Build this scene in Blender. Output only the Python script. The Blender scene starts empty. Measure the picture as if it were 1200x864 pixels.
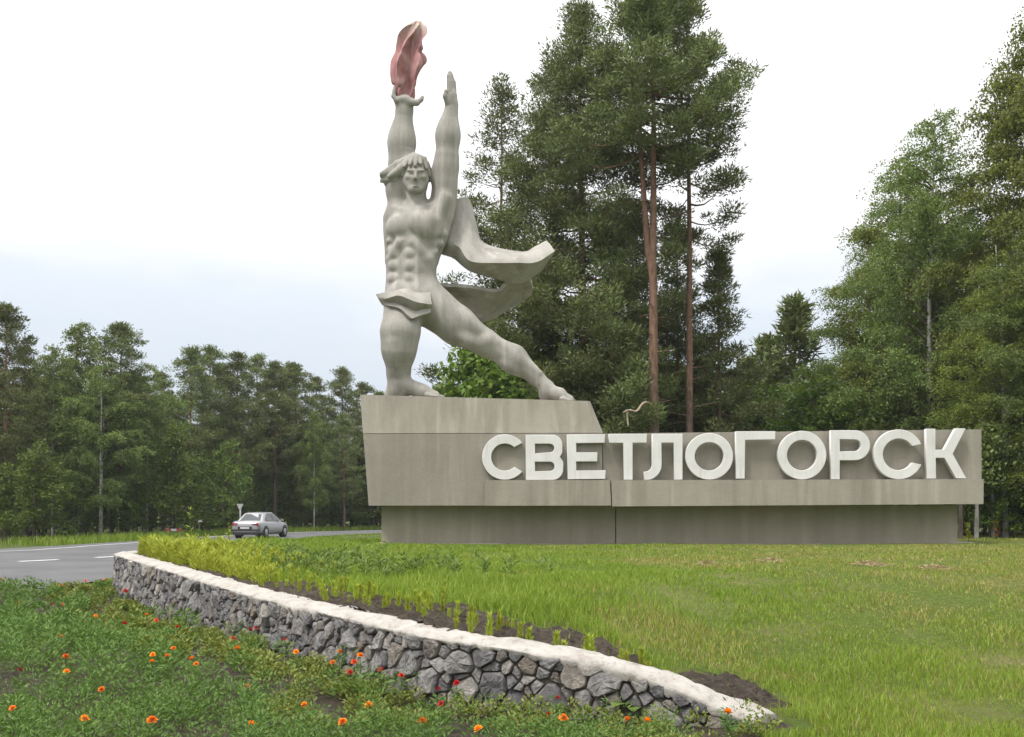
import bpy, bmesh, math, random
import numpy as np
from mathutils import Vector

rng = np.random.default_rng(7)
random.seed(7)
R = math.radians
scene = bpy.context.scene
COL = scene.collection

# ------------------------------------------------------------------ camera
F = 1150.0            # focal length in photo pixels (photo is 1200 wide)
HZ = 597.0            # horizon row in the photo
EYE = 1.6
cam_d = bpy.data.cameras.new('camera')
cam = bpy.data.objects.new('camera', cam_d); COL.objects.link(cam)
cam.location = (0, 0, EYE); cam.rotation_euler = (R(90), 0, 0)
cam_d.sensor_width = 36; cam_d.lens = F / 1200 * 36
cam_d.shift_y = (HZ - 432) / 1200
cam_d.clip_start = 0.1; cam_d.clip_end = 3000
scene.camera = cam

# ------------------------------------------------------------------ world
SUN_EL, SUN_AZ = 60, 226      # azimuth measured clockwise from +Y (camera looks +Y)
w = bpy.data.worlds.new('World'); scene.world = w; w.use_nodes = True
nt = w.node_tree; nt.nodes.clear()
def N(nt, t, **kw):
    n = nt.nodes.new(t)
    for k, v in kw.items():
        if k in n.inputs: n.inputs[k].default_value = v
        else: setattr(n, k, v)
    return n
def L(nt, a, b): nt.links.new(a, b)
def math_n(nt, op, a, b=None):
    n = nt.nodes.new('ShaderNodeMath'); n.operation = op
    for i, v in enumerate((a, b)):
        if v is None: continue
        if isinstance(v, (int, float)): n.inputs[i].default_value = v
        else: L(nt, v, n.inputs[i])
    return n.outputs[0]
def ramp(nt, fac, stops):
    n = nt.nodes.new('ShaderNodeValToRGB')
    e = n.color_ramp.elements
    while len(e) < len(stops): e.new(0.5)
    for i, (p, c) in enumerate(stops):
        e[i].position = p; e[i].color = (*c, 1)
    if fac is not None: L(nt, fac, n.inputs[0])
    return n.outputs[0]
out = N(nt, 'ShaderNodeOutputWorld'); bg = N(nt, 'ShaderNodeBackground'); bg.inputs['Strength'].default_value = 0.1
sky = N(nt, 'ShaderNodeTexSky'); sky.sky_type = 'NISHITA'; sky.sun_disc = False
sky.sun_elevation = R(SUN_EL); sky.sun_rotation = R(SUN_AZ)
tc = N(nt, 'ShaderNodeTexCoord'); sep = N(nt, 'ShaderNodeSeparateXYZ'); L(nt, tc.outputs['Generated'], sep.inputs[0])
zc = math_n(nt, 'MAXIMUM', sep.outputs[2], 0.0)
# cloud layer: direction projected on a plane overhead, so bands flatten towards the horizon
den = math_n(nt, 'ADD', zc, 0.16)
cx_ = math_n(nt, 'DIVIDE', sep.outputs[0], den); cy_ = math_n(nt, 'DIVIDE', sep.outputs[1], den)
cmb = N(nt, 'ShaderNodeCombineXYZ'); L(nt, cx_, cmb.inputs[0]); L(nt, cy_, cmb.inputs[1])
nz = N(nt, 'ShaderNodeTexNoise'); nz.inputs['Scale'].default_value = 0.62; nz.inputs['Detail'].default_value = 5; nz.inputs['Roughness'].default_value = 0.55
L(nt, cmb.outputs[0], nz.inputs['Vector'])
nshift = math_n(nt, 'MULTIPLY', math_n(nt, 'SUBTRACT', nz.outputs['Fac'], 0.5), 0.55)
hf = math_n(nt, 'ADD', zc, nshift)
# overcast luminance: grey-blue and thin low down, bright overhead
cl = ramp(nt, hf, [(0.0, (0.84, 0.90, 0.96)), (0.09, (0.76, 0.835, 0.92)), (0.18, (0.80, 0.86, 0.935)), (0.27, (1.0, 1.0, 1.0)), (1.0, (1.0, 1.0, 1.0))])
lum = math_n(nt, 'ADD', math_n(nt, 'MULTIPLY', math_n(nt, 'POWER', zc, 1.3), 9.6), 4.5)
vm = N(nt, 'ShaderNodeVectorMath'); vm.operation = 'SCALE'; L(nt, cl, vm.inputs[0]); L(nt, lum, vm.inputs['Scale'])
mx = N(nt, 'ShaderNodeMix'); mx.data_type = 'RGBA'; mx.inputs['Factor'].default_value = 0.94
L(nt, sky.outputs[0], mx.inputs[6]); L(nt, vm.outputs[0], mx.inputs[7])
L(nt, mx.outputs[2], bg.inputs['Color']); L(nt, bg.outputs[0], out.inputs['Surface'])

sun_d = bpy.data.lights.new('sun', 'SUN'); sun_d.energy = 1.5; sun_d.angle = R(10); sun_d.color = (1, 0.96, 0.9)
sun = bpy.data.objects.new('sun', sun_d); COL.objects.link(sun)
sd = Vector((math.sin(R(SUN_AZ)) * math.cos(R(SUN_EL)), math.cos(R(SUN_AZ)) * math.cos(R(SUN_EL)), math.sin(R(SUN_EL))))
sun.rotation_euler = sd.to_track_quat('Z', 'Y').to_euler(); sun.location = sd * 60

scene.view_settings.view_transform = 'Standard'; scene.view_settings.look = 'None'
scene.view_settings.exposure = 0.92; scene.view_settings.gamma = 1.0
scene.render.engine = 'CYCLES'
scene.cycles.max_bounces = 6; scene.cycles.diffuse_bounces = 3; scene.cycles.transmission_bounces = 4
scene.cycles.transparent_max_bounces = 6; scene.cycles.glossy_bounces = 3

# ------------------------------------------------------------------ helpers
def P(px, py, d):
    """world point seen at photo pixel px,py from the photographer's spot, d metres away"""
    return ((px - 600) * d / F, d, EYE + (HZ - py) * d / F)
def on_plane(px, py, z):
    d = (EYE - z) * F / (py - HZ)
    return ((px - 600) * d / F, d)
def tag(o, label=None, cat=None, group=None, kind=None):
    if label: o['label'] = label
    if cat: o['category'] = cat
    if group: o['group'] = group
    if kind: o['kind'] = kind
    return o
def empty(name, loc, rz=0, scale=1):
    o = bpy.data.objects.new(name, None); COL.objects.link(o)
    o.location = loc; o.rotation_euler = (0, 0, rz)
    o.scale = (scale,) * 3 if isinstance(scale, (int, float)) else scale
    o.empty_display_size = 0.2
    return o
def mesh_np(name, V, faces, smooth=False):
    """faces: list of (M,k) int arrays"""
    me = bpy.data.meshes.new(name)
    V = np.asarray(V, np.float32)
    faces = [np.asarray(f, np.int32) for f in faces if len(f)]
    me.vertices.add(len(V)); me.vertices.foreach_set('co', V.ravel())
    tot = sum(f.size for f in faces); npol = sum(len(f) for f in faces)
    me.loops.add(tot); me.polygons.add(npol)
    me.loops.foreach_set('vertex_index', np.concatenate([f.ravel() for f in faces]))
    ls = []; st = 0
    for f in faces:
        ls.append(st + np.arange(len(f)) * f.shape[1]); st += f.size
    me.polygons.foreach_set('loop_start', np.concatenate(ls).astype(np.int32))
    me.update(calc_edges=True); me.validate()
    if smooth: me.polygons.foreach_set('use_smooth', np.ones(len(me.polygons), bool))
    return me
def link(name, me, mat=None, parent=None):
    o = bpy.data.objects.new(name, me); COL.objects.link(o)
    if mat is not None and len(me.materials) == 0: me.materials.append(mat)
    if parent is not None: o.parent = parent
    return o
def obj(name, V, faces, mat, parent=None, smooth=False):
    if isinstance(faces, list) and len(faces) and not isinstance(faces[0], np.ndarray):
        me = bpy.data.meshes.new(name); me.from_pydata([tuple(v) for v in V], [], faces); me.validate()
        if smooth: me.polygons.foreach_set('use_smooth', [True] * len(me.polygons))
    else: me = mesh_np(name, V, faces if isinstance(faces, list) else [faces], smooth)
    return link(name, me, mat, parent)
def bm_obj(name, bm, mat, parent=None, smooth=False, bevel=0.0):
    if bevel > 0:
        es = [e for e in bm.edges if len(e.link_faces) == 2 and e.calc_face_angle(0) > 0.6]
        bmesh.ops.bevel(bm, geom=es, offset=bevel, segments=1, affect='EDGES', profile=0.5)
    bmesh.ops.recalc_face_normals(bm, faces=bm.faces)
    me = bpy.data.meshes.new(name); bm.to_mesh(me); bm.free()
    if smooth: me.polygons.foreach_set('use_smooth', [True] * len(me.polygons))
    return link(name, me, mat, parent)
def hull8(bm, pts):
    """8 corners: bottom ring 0-3, top ring 4-7"""
    v = [bm.verts.new(p) for p in pts]
    for f in ((0, 3, 2, 1), (4, 5, 6, 7), (0, 1, 5, 4), (1, 2, 6, 5), (2, 3, 7, 6), (3, 0, 4, 7)):
        bm.faces.new([v[i] for i in f])
def box_bm(bm, x0, x1, y0, y1, z0, z1):
    hull8(bm, [(x0, y0, z0), (x1, y0, z0), (x1, y1, z0), (x0, y1, z0), (x0, y0, z1), (x1, y0, z1), (x1, y1, z1), (x0, y1, z1)])
class Geo:
    def __init__(s): s.V = []; s.Q = []; s.T = []; s.n = 0
    def add(s, V, Q=None, T=None):
        V = np.asarray(V, float)
        if Q is not None and len(Q): s.Q.append(np.asarray(Q) + s.n)
        if T is not None and len(T): s.T.append(np.asarray(T) + s.n)
        s.V.append(V); s.n += len(V)
    def tube(s, pts, rad, sides=6, cap=True):
        pts = np.asarray(pts, float); n = len(pts)
        tan = np.gradient(pts, axis=0); tan /= np.linalg.norm(tan, axis=1)[:, None] + 1e-9
        ref = np.array([0.31, 0.95, 0.05]) if abs(tan[0][2]) > 0.8 else np.array([0, 0, 1.0])
        a = np.cross(tan, ref); a /= np.linalg.norm(a, axis=1)[:, None] + 1e-9
        b = np.cross(tan, a)
        th = np.arange(sides) * 2 * np.pi / sides
        V = pts[:, None] + (np.cos(th)[None, :, None] * a[:, None] + np.sin(th)[None, :, None] * b[:, None]) * np.asarray(rad)[:, None, None]
        i = np.arange(n - 1)[:, None] * sides; j = np.arange(sides)[None]; j2 = (j + 1) % sides
        Q = np.stack([i + j, i + j2, i + sides + j2, i + sides + j], -1).reshape(-1, 4)
        V = V.reshape(-1, 3); T = None
        if cap:
            V = np.vstack([V, pts[-1:]]); k = (n - 1) * sides
            T = np.array([[k + q, k + (q + 1) % sides, n * sides] for q in range(sides)])
        s.add(V, Q, T)
    def mesh(s, name, smooth=False):
        fs = []
        if s.Q: fs.append(np.vstack(s.Q))
        if s.T: fs.append(np.vstack(s.T))
        return mesh_np(name, np.vstack(s.V), fs, smooth)
def unit(a): return a / (np.linalg.norm(a, axis=-1, keepdims=True) + 1e-9)
def smooth01(t): t = np.clip(t, 0, 1); return t * t * (3 - 2 * t)
def catmull(pts, n):
    pts = np.asarray(pts, float)
    p = np.vstack([2 * pts[0] - pts[1], pts, 2 * pts[-1] - pts[-2]])
    res = []
    for i in range(len(pts) - 1):
        t = np.linspace(0, 1, n, endpoint=False)[:, None]
        a, b, c, d = p[i], p[i + 1], p[i + 2], p[i + 3]
        res.append(0.5 * (2 * b + (c - a) * t + (2 * a - 5 * b + 4 * c - d) * t ** 2 + (3 * b - a - 3 * c + d) * t ** 3))
    return np.vstack(res + [pts[-1:]])

# ------------------------------------------------------------------ materials
MATS = {}
def new_mat(name):
    m = bpy.data.materials.new(name); m.use_nodes = True; m.node_tree.nodes.clear(); MATS[name] = m
    o = m.node_tree.nodes.new('ShaderNodeOutputMaterial'); return m, m.node_tree, o
def noise(nt, vec, scale, detail=4, rough=0.55):
    n = nt.nodes.new('ShaderNodeTexNoise'); n.inputs['Scale'].default_value = scale
    n.inputs['Detail'].default_value = detail; n.inputs['Roughness'].default_value = rough
    if vec is not None: L(nt, vec, n.inputs['Vector'])
    return n.outputs['Fac']
def mapped(nt, vec, sc, loc=(0, 0, 0)):
    n = nt.nodes.new('ShaderNodeMapping'); n.inputs['Scale'].default_value = sc; n.inputs['Location'].default_value = loc
    L(nt, vec, n.inputs[0]); return n.outputs[0]
def mixc(nt, fac, a, b, mode='MIX'):
    n = nt.nodes.new('ShaderNodeMix'); n.data_type = 'RGBA'; n.blend_type = mode
    for i, v in ((0, fac), (6, a), (7, b)):
        if isinstance(v, (int, float)): n.inputs[i].default_value = v
        elif isinstance(v, tuple): n.inputs[i].default_value = (*v, 1)
        else: L(nt, v, n.inputs[i])
    return n.outputs[2]
def pos(nt): return nt.nodes.new('ShaderNodeNewGeometry').outputs['Position']
def ocoord(nt): return nt.nodes.new('ShaderNodeTexCoord').outputs['Object']
def bsdf(nt, o, col, rough=0.85, metal=0.0, spec=0.3, bump=None, bstr=0.3, bdist=0.02, coat=0.0):
    b = nt.nodes.new('ShaderNodeBsdfPrincipled')
    if isinstance(col, tuple): b.inputs['Base Color'].default_value = (*col, 1)
    else: L(nt, col, b.inputs['Base Color'])
    b.inputs['Roughness'].default_value = rough; b.inputs['Metallic'].default_value = metal
    b.inputs['Specular IOR Level'].default_value = spec; b.inputs['Coat Weight'].default_value = coat
    if bump is not None:
        bn = nt.nodes.new('ShaderNodeBump'); bn.inputs['Strength'].default_value = bstr; bn.inputs['Distance'].default_value = bdist
        L(nt, bump, bn.inputs['Height']); L(nt, bn.outputs[0], b.inputs['Normal'])
    L(nt, b.outputs[0], o.inputs['Surface']); return b
def simple(name, c1, c2, scale=6, rough=0.8, bump=0.2, bscale=30, metal=0, spec=0.3, bdist=0.01, coat=0):
    m, nt, o = new_mat(name); v = pos(nt)
    c = ramp(nt, noise(nt, v, scale), [(0.3, c1), (0.7, c2)])
    bsdf(nt, o, c, rough, metal, spec, noise(nt, v, bscale, 3) if bump else None, bump, bdist, coat); return m
def concrete(name, c1, c2, streak=0.5, dark=(0.17, 0.155, 0.13)):
    m, nt, o = new_mat(name); v = pos(nt)
    a = ramp(nt, noise(nt, v, 1.1, 6, 0.65), [(0.28, c1), (0.72, c2)])
    st = noise(nt, mapped(nt, v, (2.2, 2.2, 0.16)), 1.0, 4, 0.6)           # vertical rain streaks
    f = ramp(nt, st, [(0.42, (0, 0, 0)), (0.72, (1, 1, 1))])
    fm = math_n(nt, 'MULTIPLY', f, streak)
    c = mixc(nt, fm, a, dark)
    st2 = ramp(nt, noise(nt, mapped(nt, v, (3.4, 3.4, 0.22), (7, 3, 1)), 1.0, 3, 0.5), [(0.56, (0, 0, 0)), (0.72, (1, 1, 1))])
    c = mixc(nt, math_n(nt, 'MULTIPLY', st2, streak * 0.6), c, tuple(min(1, x * 1.45) for x in c2))
    fine = noise(nt, v, 34, 4, 0.7)
    c = mixc(nt, 0.35, c, ramp(nt, fine, [(0.3, tuple(x * 0.75 for x in c1)), (0.7, c2)]))
    h = math_n(nt, 'ADD', noise(nt, v, 60, 4, 0.7), math_n(nt, 'MULTIPLY', noise(nt, v, 6, 3), 1.5))
    bsdf(nt, o, c, 0.92, 0, 0.2, h, 0.35, 0.012); return m
def leafy(name, c1, c2, c3=None, trans=0.3, nscale=0.5, nstr=0.35, rnd_obj=True, rough=0.55):
    """leaf material: colour differs leaf by leaf and tree by tree, light passes through"""
    m, nt, o = new_mat(name); g = nt.nodes.new('ShaderNodeNewGeometry')
    st = [(0.0, c1), (1.0, c2)] if c3 is None else [(0.0, c1), (0.55, c2), (1.0, c3)]
    f = g.outputs['Random Per Island']
    f2 = math_n(nt, 'ADD', math_n(nt, 'MULTIPLY', f, 1 - nstr), math_n(nt, 'MULTIPLY', noise(nt, g.outputs['Position'], nscale, 2), nstr))
    c = ramp(nt, f2, st)
    if rnd_obj:
        oi = nt.nodes.new('ShaderNodeObjectInfo')
        hs = nt.nodes.new('ShaderNodeHueSaturation'); L(nt, c, hs.inputs['Color'])
        L(nt, math_n(nt, 'ADD', math_n(nt, 'MULTIPLY', oi.outputs['Random'], 0.5), 0.82), hs.inputs['Value'])
        L(nt, math_n(nt, 'ADD', math_n(nt, 'MULTIPLY', oi.outputs['Random'], 0.022), 0.478), hs.inputs['Hue'])
        c = hs.outputs[0]
    d = nt.nodes.new('ShaderNodeBsdfPrincipled'); L(nt, c, d.inputs['Base Color']); d.inputs['Roughness'].default_value = rough
    d.inputs['Specular IOR Level'].default_value = 0.25
    t = nt.nodes.new('ShaderNodeBsdfTranslucent'); L(nt, mixc(nt, 1.0, c, (1.0, 1.0, 0.55), 'MULTIPLY'), t.inputs['Color'])
    x = nt.nodes.new('ShaderNodeMixShader'); x.inputs[0].default_value = trans
    L(nt, d.outputs[0], x.inputs[1]); L(nt, t.outputs[0], x.inputs[2]); L(nt, x.outputs[0], o.inputs['Surface']); return m

concrete('statue_concrete', (0.30, 0.282, 0.25), (0.44, 0.42, 0.382), 0.85, (0.155, 0.14, 0.12))
concrete('pedestal_concrete', (0.25, 0.228, 0.188), (0.33, 0.304, 0.256), 0.6, (0.165, 0.145, 0.11))
concrete('ledge_concrete', (0.28, 0.255, 0.21), (0.37, 0.34, 0.285), 0.8, (0.17, 0.15, 0.115))
concrete('plinth_concrete', (0.29, 0.26, 0.20), (0.37, 0.335, 0.265), 0.5, (0.18, 0.158, 0.115))
def letter_mat():
    m, nt, o = new_mat('letter_paint'); v = pos(nt)
    a = ramp(nt, noise(nt, v, 1.6, 5, 0.6), [(0.3, (0.58, 0.565, 0.55)), (0.7, (0.70, 0.685, 0.67))])
    st = ramp(nt, noise(nt, mapped(nt, v, (9, 9, 0.7)), 1.0, 4, 0.6), [(0.56, (0, 0, 0)), (0.78, (1, 1, 1))])
    c = mixc(nt, math_n(nt, 'MULTIPLY', st, 0.45), a, (0.40, 0.37, 0.33))
    ch = ramp(nt, noise(nt, v, 24, 6, 0.75), [(0.66, (0, 0, 0)), (0.72, (1, 1, 1))])
    c = mixc(nt, math_n(nt, 'MULTIPLY', ch, 0.5), c, (0.33, 0.31, 0.28))
    bsdf(nt, o, c, 0.7, 0, 0.3, noise(nt, v, 30, 4), 0.15, 0.006)
letter_mat()
simple('letter_edge', (0.6, 0.58, 0.56), (0.7, 0.68, 0.66), 3, 0.6, 0.08, 40)
def flame_mat():
    m, nt, o = new_mat('flame_paint'); v = pos(nt)
    a = ramp(nt, noise(nt, v, 3.0, 5, 0.6), [(0.32, (0.33, 0.145, 0.145)), (0.55, (0.40, 0.215, 0.21)), (0.75, (0.46, 0.345, 0.325))])
    sp = nt.nodes.new('ShaderNodeSeparateXYZ'); L(nt, v, sp.inputs[0])
    t = math_n(nt, 'ADD', math_n(nt, 'MULTIPLY', math_n(nt, 'SUBTRACT', sp.outputs[2], 14.3), 1.2), math_n(nt, 'MULTIPLY', noise(nt, v, 2.2), 0.8))
    c = mixc(nt, ramp(nt, t, [(0.35, (0, 0, 0)), (1.0, (0.85, 0.85, 0.85))]), a, (0.50, 0.44, 0.38))
    bsdf(nt, o, c, 0.85, 0, 0.2, noise(nt, v, 40), 0.2, 0.01); return m
flame_mat()
def stone_mat():
    m, nt, o = new_mat('stone'); oi = nt.nodes.new('ShaderNodeObjectInfo'); v = pos(nt)
    base = ramp(nt, oi.outputs['Random'], [(0.0, (0.18, 0.175, 0.18)), (0.3, (0.27, 0.262, 0.262)), (0.55, (0.35, 0.338, 0.33)), (0.75, (0.29, 0.245, 0.20)), (0.85, (0.37, 0.345, 0.315)), (1.0, (0.43, 0.42, 0.41))])
    n1 = noise(nt, v, 9, 6, 0.7)
    c = mixc(nt, 0.75, base, ramp(nt, n1, [(0.28, (0.18, 0.17, 0.165)), (0.5, (0.85, 0.83, 0.82)), (0.72, (1.6, 1.57, 1.55))]), 'MULTIPLY')
    vein = ramp(nt, noise(nt, mapped(nt, v, (1, 1, 2.5)), 22, 5, 0.75), [(0.55, (0, 0, 0)), (0.75, (1, 1, 1))])
    c = mixc(nt, math_n(nt, 'MULTIPLY', vein, 0.75), c, (0.40, 0.38, 0.36))
    bsdf(nt, o, c, 0.85, 0, 0.25, math_n(nt, 'ADD', noise(nt, v, 38, 6, 0.75), math_n(nt, 'MULTIPLY', n1, 2.0)), 0.9, 0.035); return m
stone_mat()
simple('mortar', (0.06, 0.05, 0.04), (0.19, 0.165, 0.135), 11, 0.95, 0.6, 40, bdist=0.02)
def cap_mat():
    m, nt, o = new_mat('whitewash'); v = pos(nt)
    a = ramp(nt, noise(nt, v, 7, 5, 0.65), [(0.25, (0.23, 0.20, 0.17)), (0.42, (0.38, 0.35, 0.315)), (0.7, (0.47, 0.445, 0.41))])
    d = ramp(nt, noise(nt, v, 15, 6, 0.75), [(0.54, (0, 0, 0)), (0.70, (1, 1, 1))])
    c = mixc(nt, math_n(nt, 'MULTIPLY', d, 0.7), a, (0.13, 0.11, 0.09))
    bsdf(nt, o, c, 0.9, 0, 0.2, math_n(nt, 'ADD', noise(nt, v, 28, 5, 0.7), noise(nt, v, 8, 3)), 0.6, 0.025); return m
cap_mat()
def soil_mat():
    m, nt, o = new_mat('soil'); v = pos(nt)
    c = ramp(nt, noise(nt, v, 9, 9, 0.8), [(0.34, (0.05, 0.039, 0.03)), (0.52, (0.12, 0.096, 0.075)), (0.68, (0.23, 0.19, 0.15))])
    bsdf(nt, o, c, 0.95, 0, 0.15, noise(nt, v, 16, 9, 0.8), 1.0, 0.12); return m
soil_mat()
def turf_mat(name, g1, g2, dry):
    m, nt, o = new_mat(name); v = pos(nt)
    g = ramp(nt, noise(nt, v, 14, 6, 0.7), [(0.3, g1), (0.7, g2)])
    f = ramp(nt, noise(nt, mapped(nt, v, (1, 1, 1), (3, 1, 0)), 0.55, 5, 0.6), [(0.5, (0, 0, 0)), (0.72, (1, 1, 1))])
    c = mixc(nt, math_n(nt, 'MULTIPLY', f, 0.8), g, dry)
    bsdf(nt, o, c, 0.95, 0, 0.1, noise(nt, v, 30, 6, 0.8), 1.0, 0.05); return m
turf_mat('turf', (0.075, 0.11, 0.022), (0.15, 0.20, 0.045), (0.26, 0.22, 0.11))
turf_mat('verge', (0.05, 0.075, 0.018), (0.11, 0.14, 0.04), (0.15, 0.14, 0.07))
def asphalt_mat():
    m, nt, o = new_mat('asphalt'); v = pos(nt)
    a = ramp(nt, noise(nt, v, 0.5, 5), [(0.36, (0.082, 0.081, 0.085)), (0.5, (0.112, 0.111, 0.115)), (0.64, (0.142, 0.140, 0.143))])
    c = mixc(nt, 0.4, a, ramp(nt, noise(nt, v, 120, 3), [(0.3, (0.06, 0.06, 0.062)), (0.7, (0.16, 0.16, 0.163))]))
    bsdf(nt, o, c, 0.8, 0, 0.3, noise(nt, v, 90, 3), 0.4, 0.01); return m
asphalt_mat()
simple('road_paint', (0.55, 0.55, 0.55), (0.75, 0.75, 0.74), 4, 0.7, 0.1, 50)

# leaves and grasses
leafy('pine_needles', (0.055, 0.08, 0.029), (0.127, 0.162, 0.054), (0.22, 0.25, 0.098), 0.15, 0.6, 0.35)
leafy('birch_leaves', (0.062, 0.102, 0.026), (0.138, 0.195, 0.052), (0.23, 0.29, 0.10), 0.35, 0.4, 0.35)
leafy('yellow_birch_leaves', (0.075, 0.11, 0.02), (0.165, 0.21, 0.04), (0.27, 0.31, 0.085), 0.4, 0.4, 0.35)
leafy('maple_leaves', (0.042, 0.085, 0.014), (0.105, 0.175, 0.030), (0.18, 0.25, 0.055), 0.35, 0.5, 0.35)
leafy('marigold_leaves', (0.042, 0.092, 0.020), (0.115, 0.205, 0.042), (0.25, 0.35, 0.085), 0.25, 4.5, 0.6, False)
leafy('bedding_leaves', (0.08, 0.11, 0.02), (0.20, 0.235, 0.05), (0.36, 0.37, 0.11), 0.25, 4.5, 0.5, False)
leafy('sapling_leaves', (0.10, 0.16, 0.03), (0.19, 0.27, 0.05), (0.27, 0.35, 0.08), 0.35, 0.5, 0.3)
leafy('young_leaves', (0.22, 0.30, 0.03), (0.34, 0.42, 0.05), (0.45, 0.50, 0.09), 0.3, 1.0, 0.3)
leafy('grass_blades', (0.115, 0.195, 0.02), (0.215, 0.31, 0.036), (0.32, 0.39, 0.07), 0.3, 0.6, 0.5, False)
leafy('dry_blades', (0.18, 0.21, 0.04), (0.31, 0.295, 0.08), (0.48, 0.40, 0.19), 0.25, 0.6, 0.3, False)
leafy('weed_leaves', (0.08, 0.14, 0.03), (0.15, 0.22, 0.05), (0.24, 0.30, 0.09), 0.3, 1.0, 0.3, False)
leafy('straw', (0.24, 0.19, 0.10), (0.36, 0.28, 0.16), (0.45, 0.37, 0.23), 0.15, 1.0, 0.3, False)
leafy('orange_petals', (0.75, 0.20, 0.008), (0.85, 0.32, 0.012), (0.9, 0.42, 0.03), 0.25, 1.0, 0.2, True)
leafy('red_petals', (0.35, 0.03, 0.015), (0.55, 0.07, 0.02), (0.62, 0.12, 0.03), 0.2, 1.0, 0.2, True)
leafy('russet_leaves', (0.20, 0.06, 0.02), (0.32, 0.12, 0.04), None, 0.2, 1.0, 0.2, False)
simple('stem_green', (0.05, 0.09, 0.02), (0.09, 0.14, 0.04), 20, 0.7, 0)
def bark_mat(name, low, high, hsplit, mark=None):
    m, nt, o = new_mat(name); v = ocoord(nt)
    n1 = noise(nt, mapped(nt, v, (5, 5, 1.6)), 1.6, 6, 0.7)
    sp = nt.nodes.new('ShaderNodeSeparateXYZ'); L(nt, v, sp.inputs[0])
    t = math_n(nt, 'ADD', math_n(nt, 'DIVIDE', sp.outputs[2], hsplit * 2), math_n(nt, 'MULTIPLY', math_n(nt, 'SUBTRACT', n1, 0.5), 0.5))
    c = mixc(nt, ramp(nt, t, [(0.35, (0, 0, 0)), (0.65, (1, 1, 1))]), low, high)
    c = mixc(nt, 0.8, c, ramp(nt, n1, [(0.3, (0.3, 0.28, 0.27)), (0.7, (1.3, 1.3, 1.3))]), 'MULTIPLY')
    if mark:
        k = ramp(nt, noise(nt, mapped(nt, v, (2.2, 2.2, 9)), 1.0, 3, 0.6), [(0.56, (0, 0, 0)), (0.64, (1, 1, 1))])
        c = mixc(nt, math_n(nt, 'MULTIPLY', k, 0.85), c, mark)
    bsdf(nt, o, c, 0.9, 0, 0.15, n1, 0.7, 0.04); return m
bark_mat('pine_bark', (0.15, 0.115, 0.095), (0.23, 0.14, 0.098), 5.0)
bark_mat('birch_bark', (0.30, 0.29, 0.27), (0.55, 0.54, 0.51), 2.0, (0.05, 0.045, 0.04))
bark_mat('brown_bark', (0.11, 0.09, 0.075), (0.16, 0.13, 0.105), 3.0)
simple('dead_wood', (0.30, 0.22, 0.16), (0.42, 0.33, 0.25), 9, 0.85, 0.2, 40)

# ------------------------------------------------------------------ terrain
WALL = [  # px, py of the wall's outer top edge, height of that edge, height of the bed at its foot
    (888, 845, .20, .13), (858, 832, .25, .13), (830, 820, .31, .13), (770, 795, .43, .12), (700, 775, .53, .11), (600, 758, .60, .10), (500, 743, .66, .09),
    (400, 720, .70, .08), (300, 697, .72, .06), (200, 668, .74, .03), (140, 650, .75, .0)]
wp = []
for px, py, zt, zb in WALL:
    x, y = on_plane(px, py, zt); wp.append((x, y, zt, zb))
wp += [(-7.62, 19.1, .75, .0), (-7.45, 19.9, .75, .0), (-6.7, 20.5, .74, .0)]
wc = catmull(np.array(wp), 24)
seg = np.linalg.norm(np.diff(wc[:, :2], axis=0), axis=1); sacc = np.concatenate([[0], np.cumsum(seg)])
WLEN = sacc[-1]
def wall_at(s):
    s = np.clip(s, 0, WLEN)
    p = np.stack([np.interp(s, sacc, wc[:, i]) for i in range(4)], -1)
    e = 0.08
    a = np.stack([np.interp(np.clip(s - e, 0, WLEN), sacc, wc[:, i]) for i in range(2)], -1)
    b = np.stack([np.interp(np.clip(s + e, 0, WLEN), sacc, wc[:, i]) for i in range(2)], -1)
    t = unit(b - a); n = np.stack([-t[..., 1], t[..., 0]], -1)    # towards outside?
    return p, t, n
_p, _t, _n = wall_at(np.array([WLEN * 0.3]))
WSIGN = 1.0 if (_n[0] @ np.array([-0.4, -1.0])) > 0 else -1.0    # outward = towards the flower bed
def wall_out(s):
    p, t, n = wall_at(s); return p, t, n * WSIGN
WTHICK = 0.29
ws = np.linspace(0, WLEN, 160)
_p, _t, _n = wall_out(ws)
wall_mid = _p[:, :2] - _n * (WTHICK * 0.55)
wall_front = _p[:, :2]
def in_poly(pts, poly):
    x, y = pts[:, 0], pts[:, 1]; r = np.zeros(len(x), bool); n = len(poly); j = n - 1
    for i in range(n):
        xi, yi = poly[i]; xj, yj = poly[j]
        c = ((yi > y) != (yj > y)) & (x < (xj - xi) * (y - yi) / (yj - yi + 1e-12) + xi)
        r ^= c; j = i
    return r
def dist_wall(pts):
    d = np.full(len(pts), 1e9)
    for q in wall_mid[::2]: d = np.minimum(d, np.hypot(pts[:, 0] - q[0], pts[:, 1] - q[1]))
    return d
def lawn_z(x, y):
    x = np.asarray(x, float); y = np.asarray(y, float)
    t = (y - 6.2) / 7 + np.maximum((1.6 - x) * 0.30, -0.15)
    z = 0.15 + 0.53 * smooth01(t)
    z = z + 0.015 * np.sin(x * 0.9 + 1) * np.sin(y * 0.7) 
    e = smooth01((x + 8.9) / 1.3) * (1 - smooth01((y - 28.6) / 3.4) * smooth01((-3.6 - x) / 1.6)); z = np.where(y > 18.6, z * e - 0.03 * (1 - e), z)
    return z
def bed_z(x, y):
    x = np.asarray(x, float); y = np.asarray(y, float)
    return 0.125 - 0.12 * smooth01((y - 6) / 10) + 0.13 * np.exp(-((y - 9.3) / 2.6) ** 2) * smooth01((y - 6.8) / 1.2) + 0.012 * np.sin(x * 3.1) * np.sin(y * 2.7)
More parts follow.
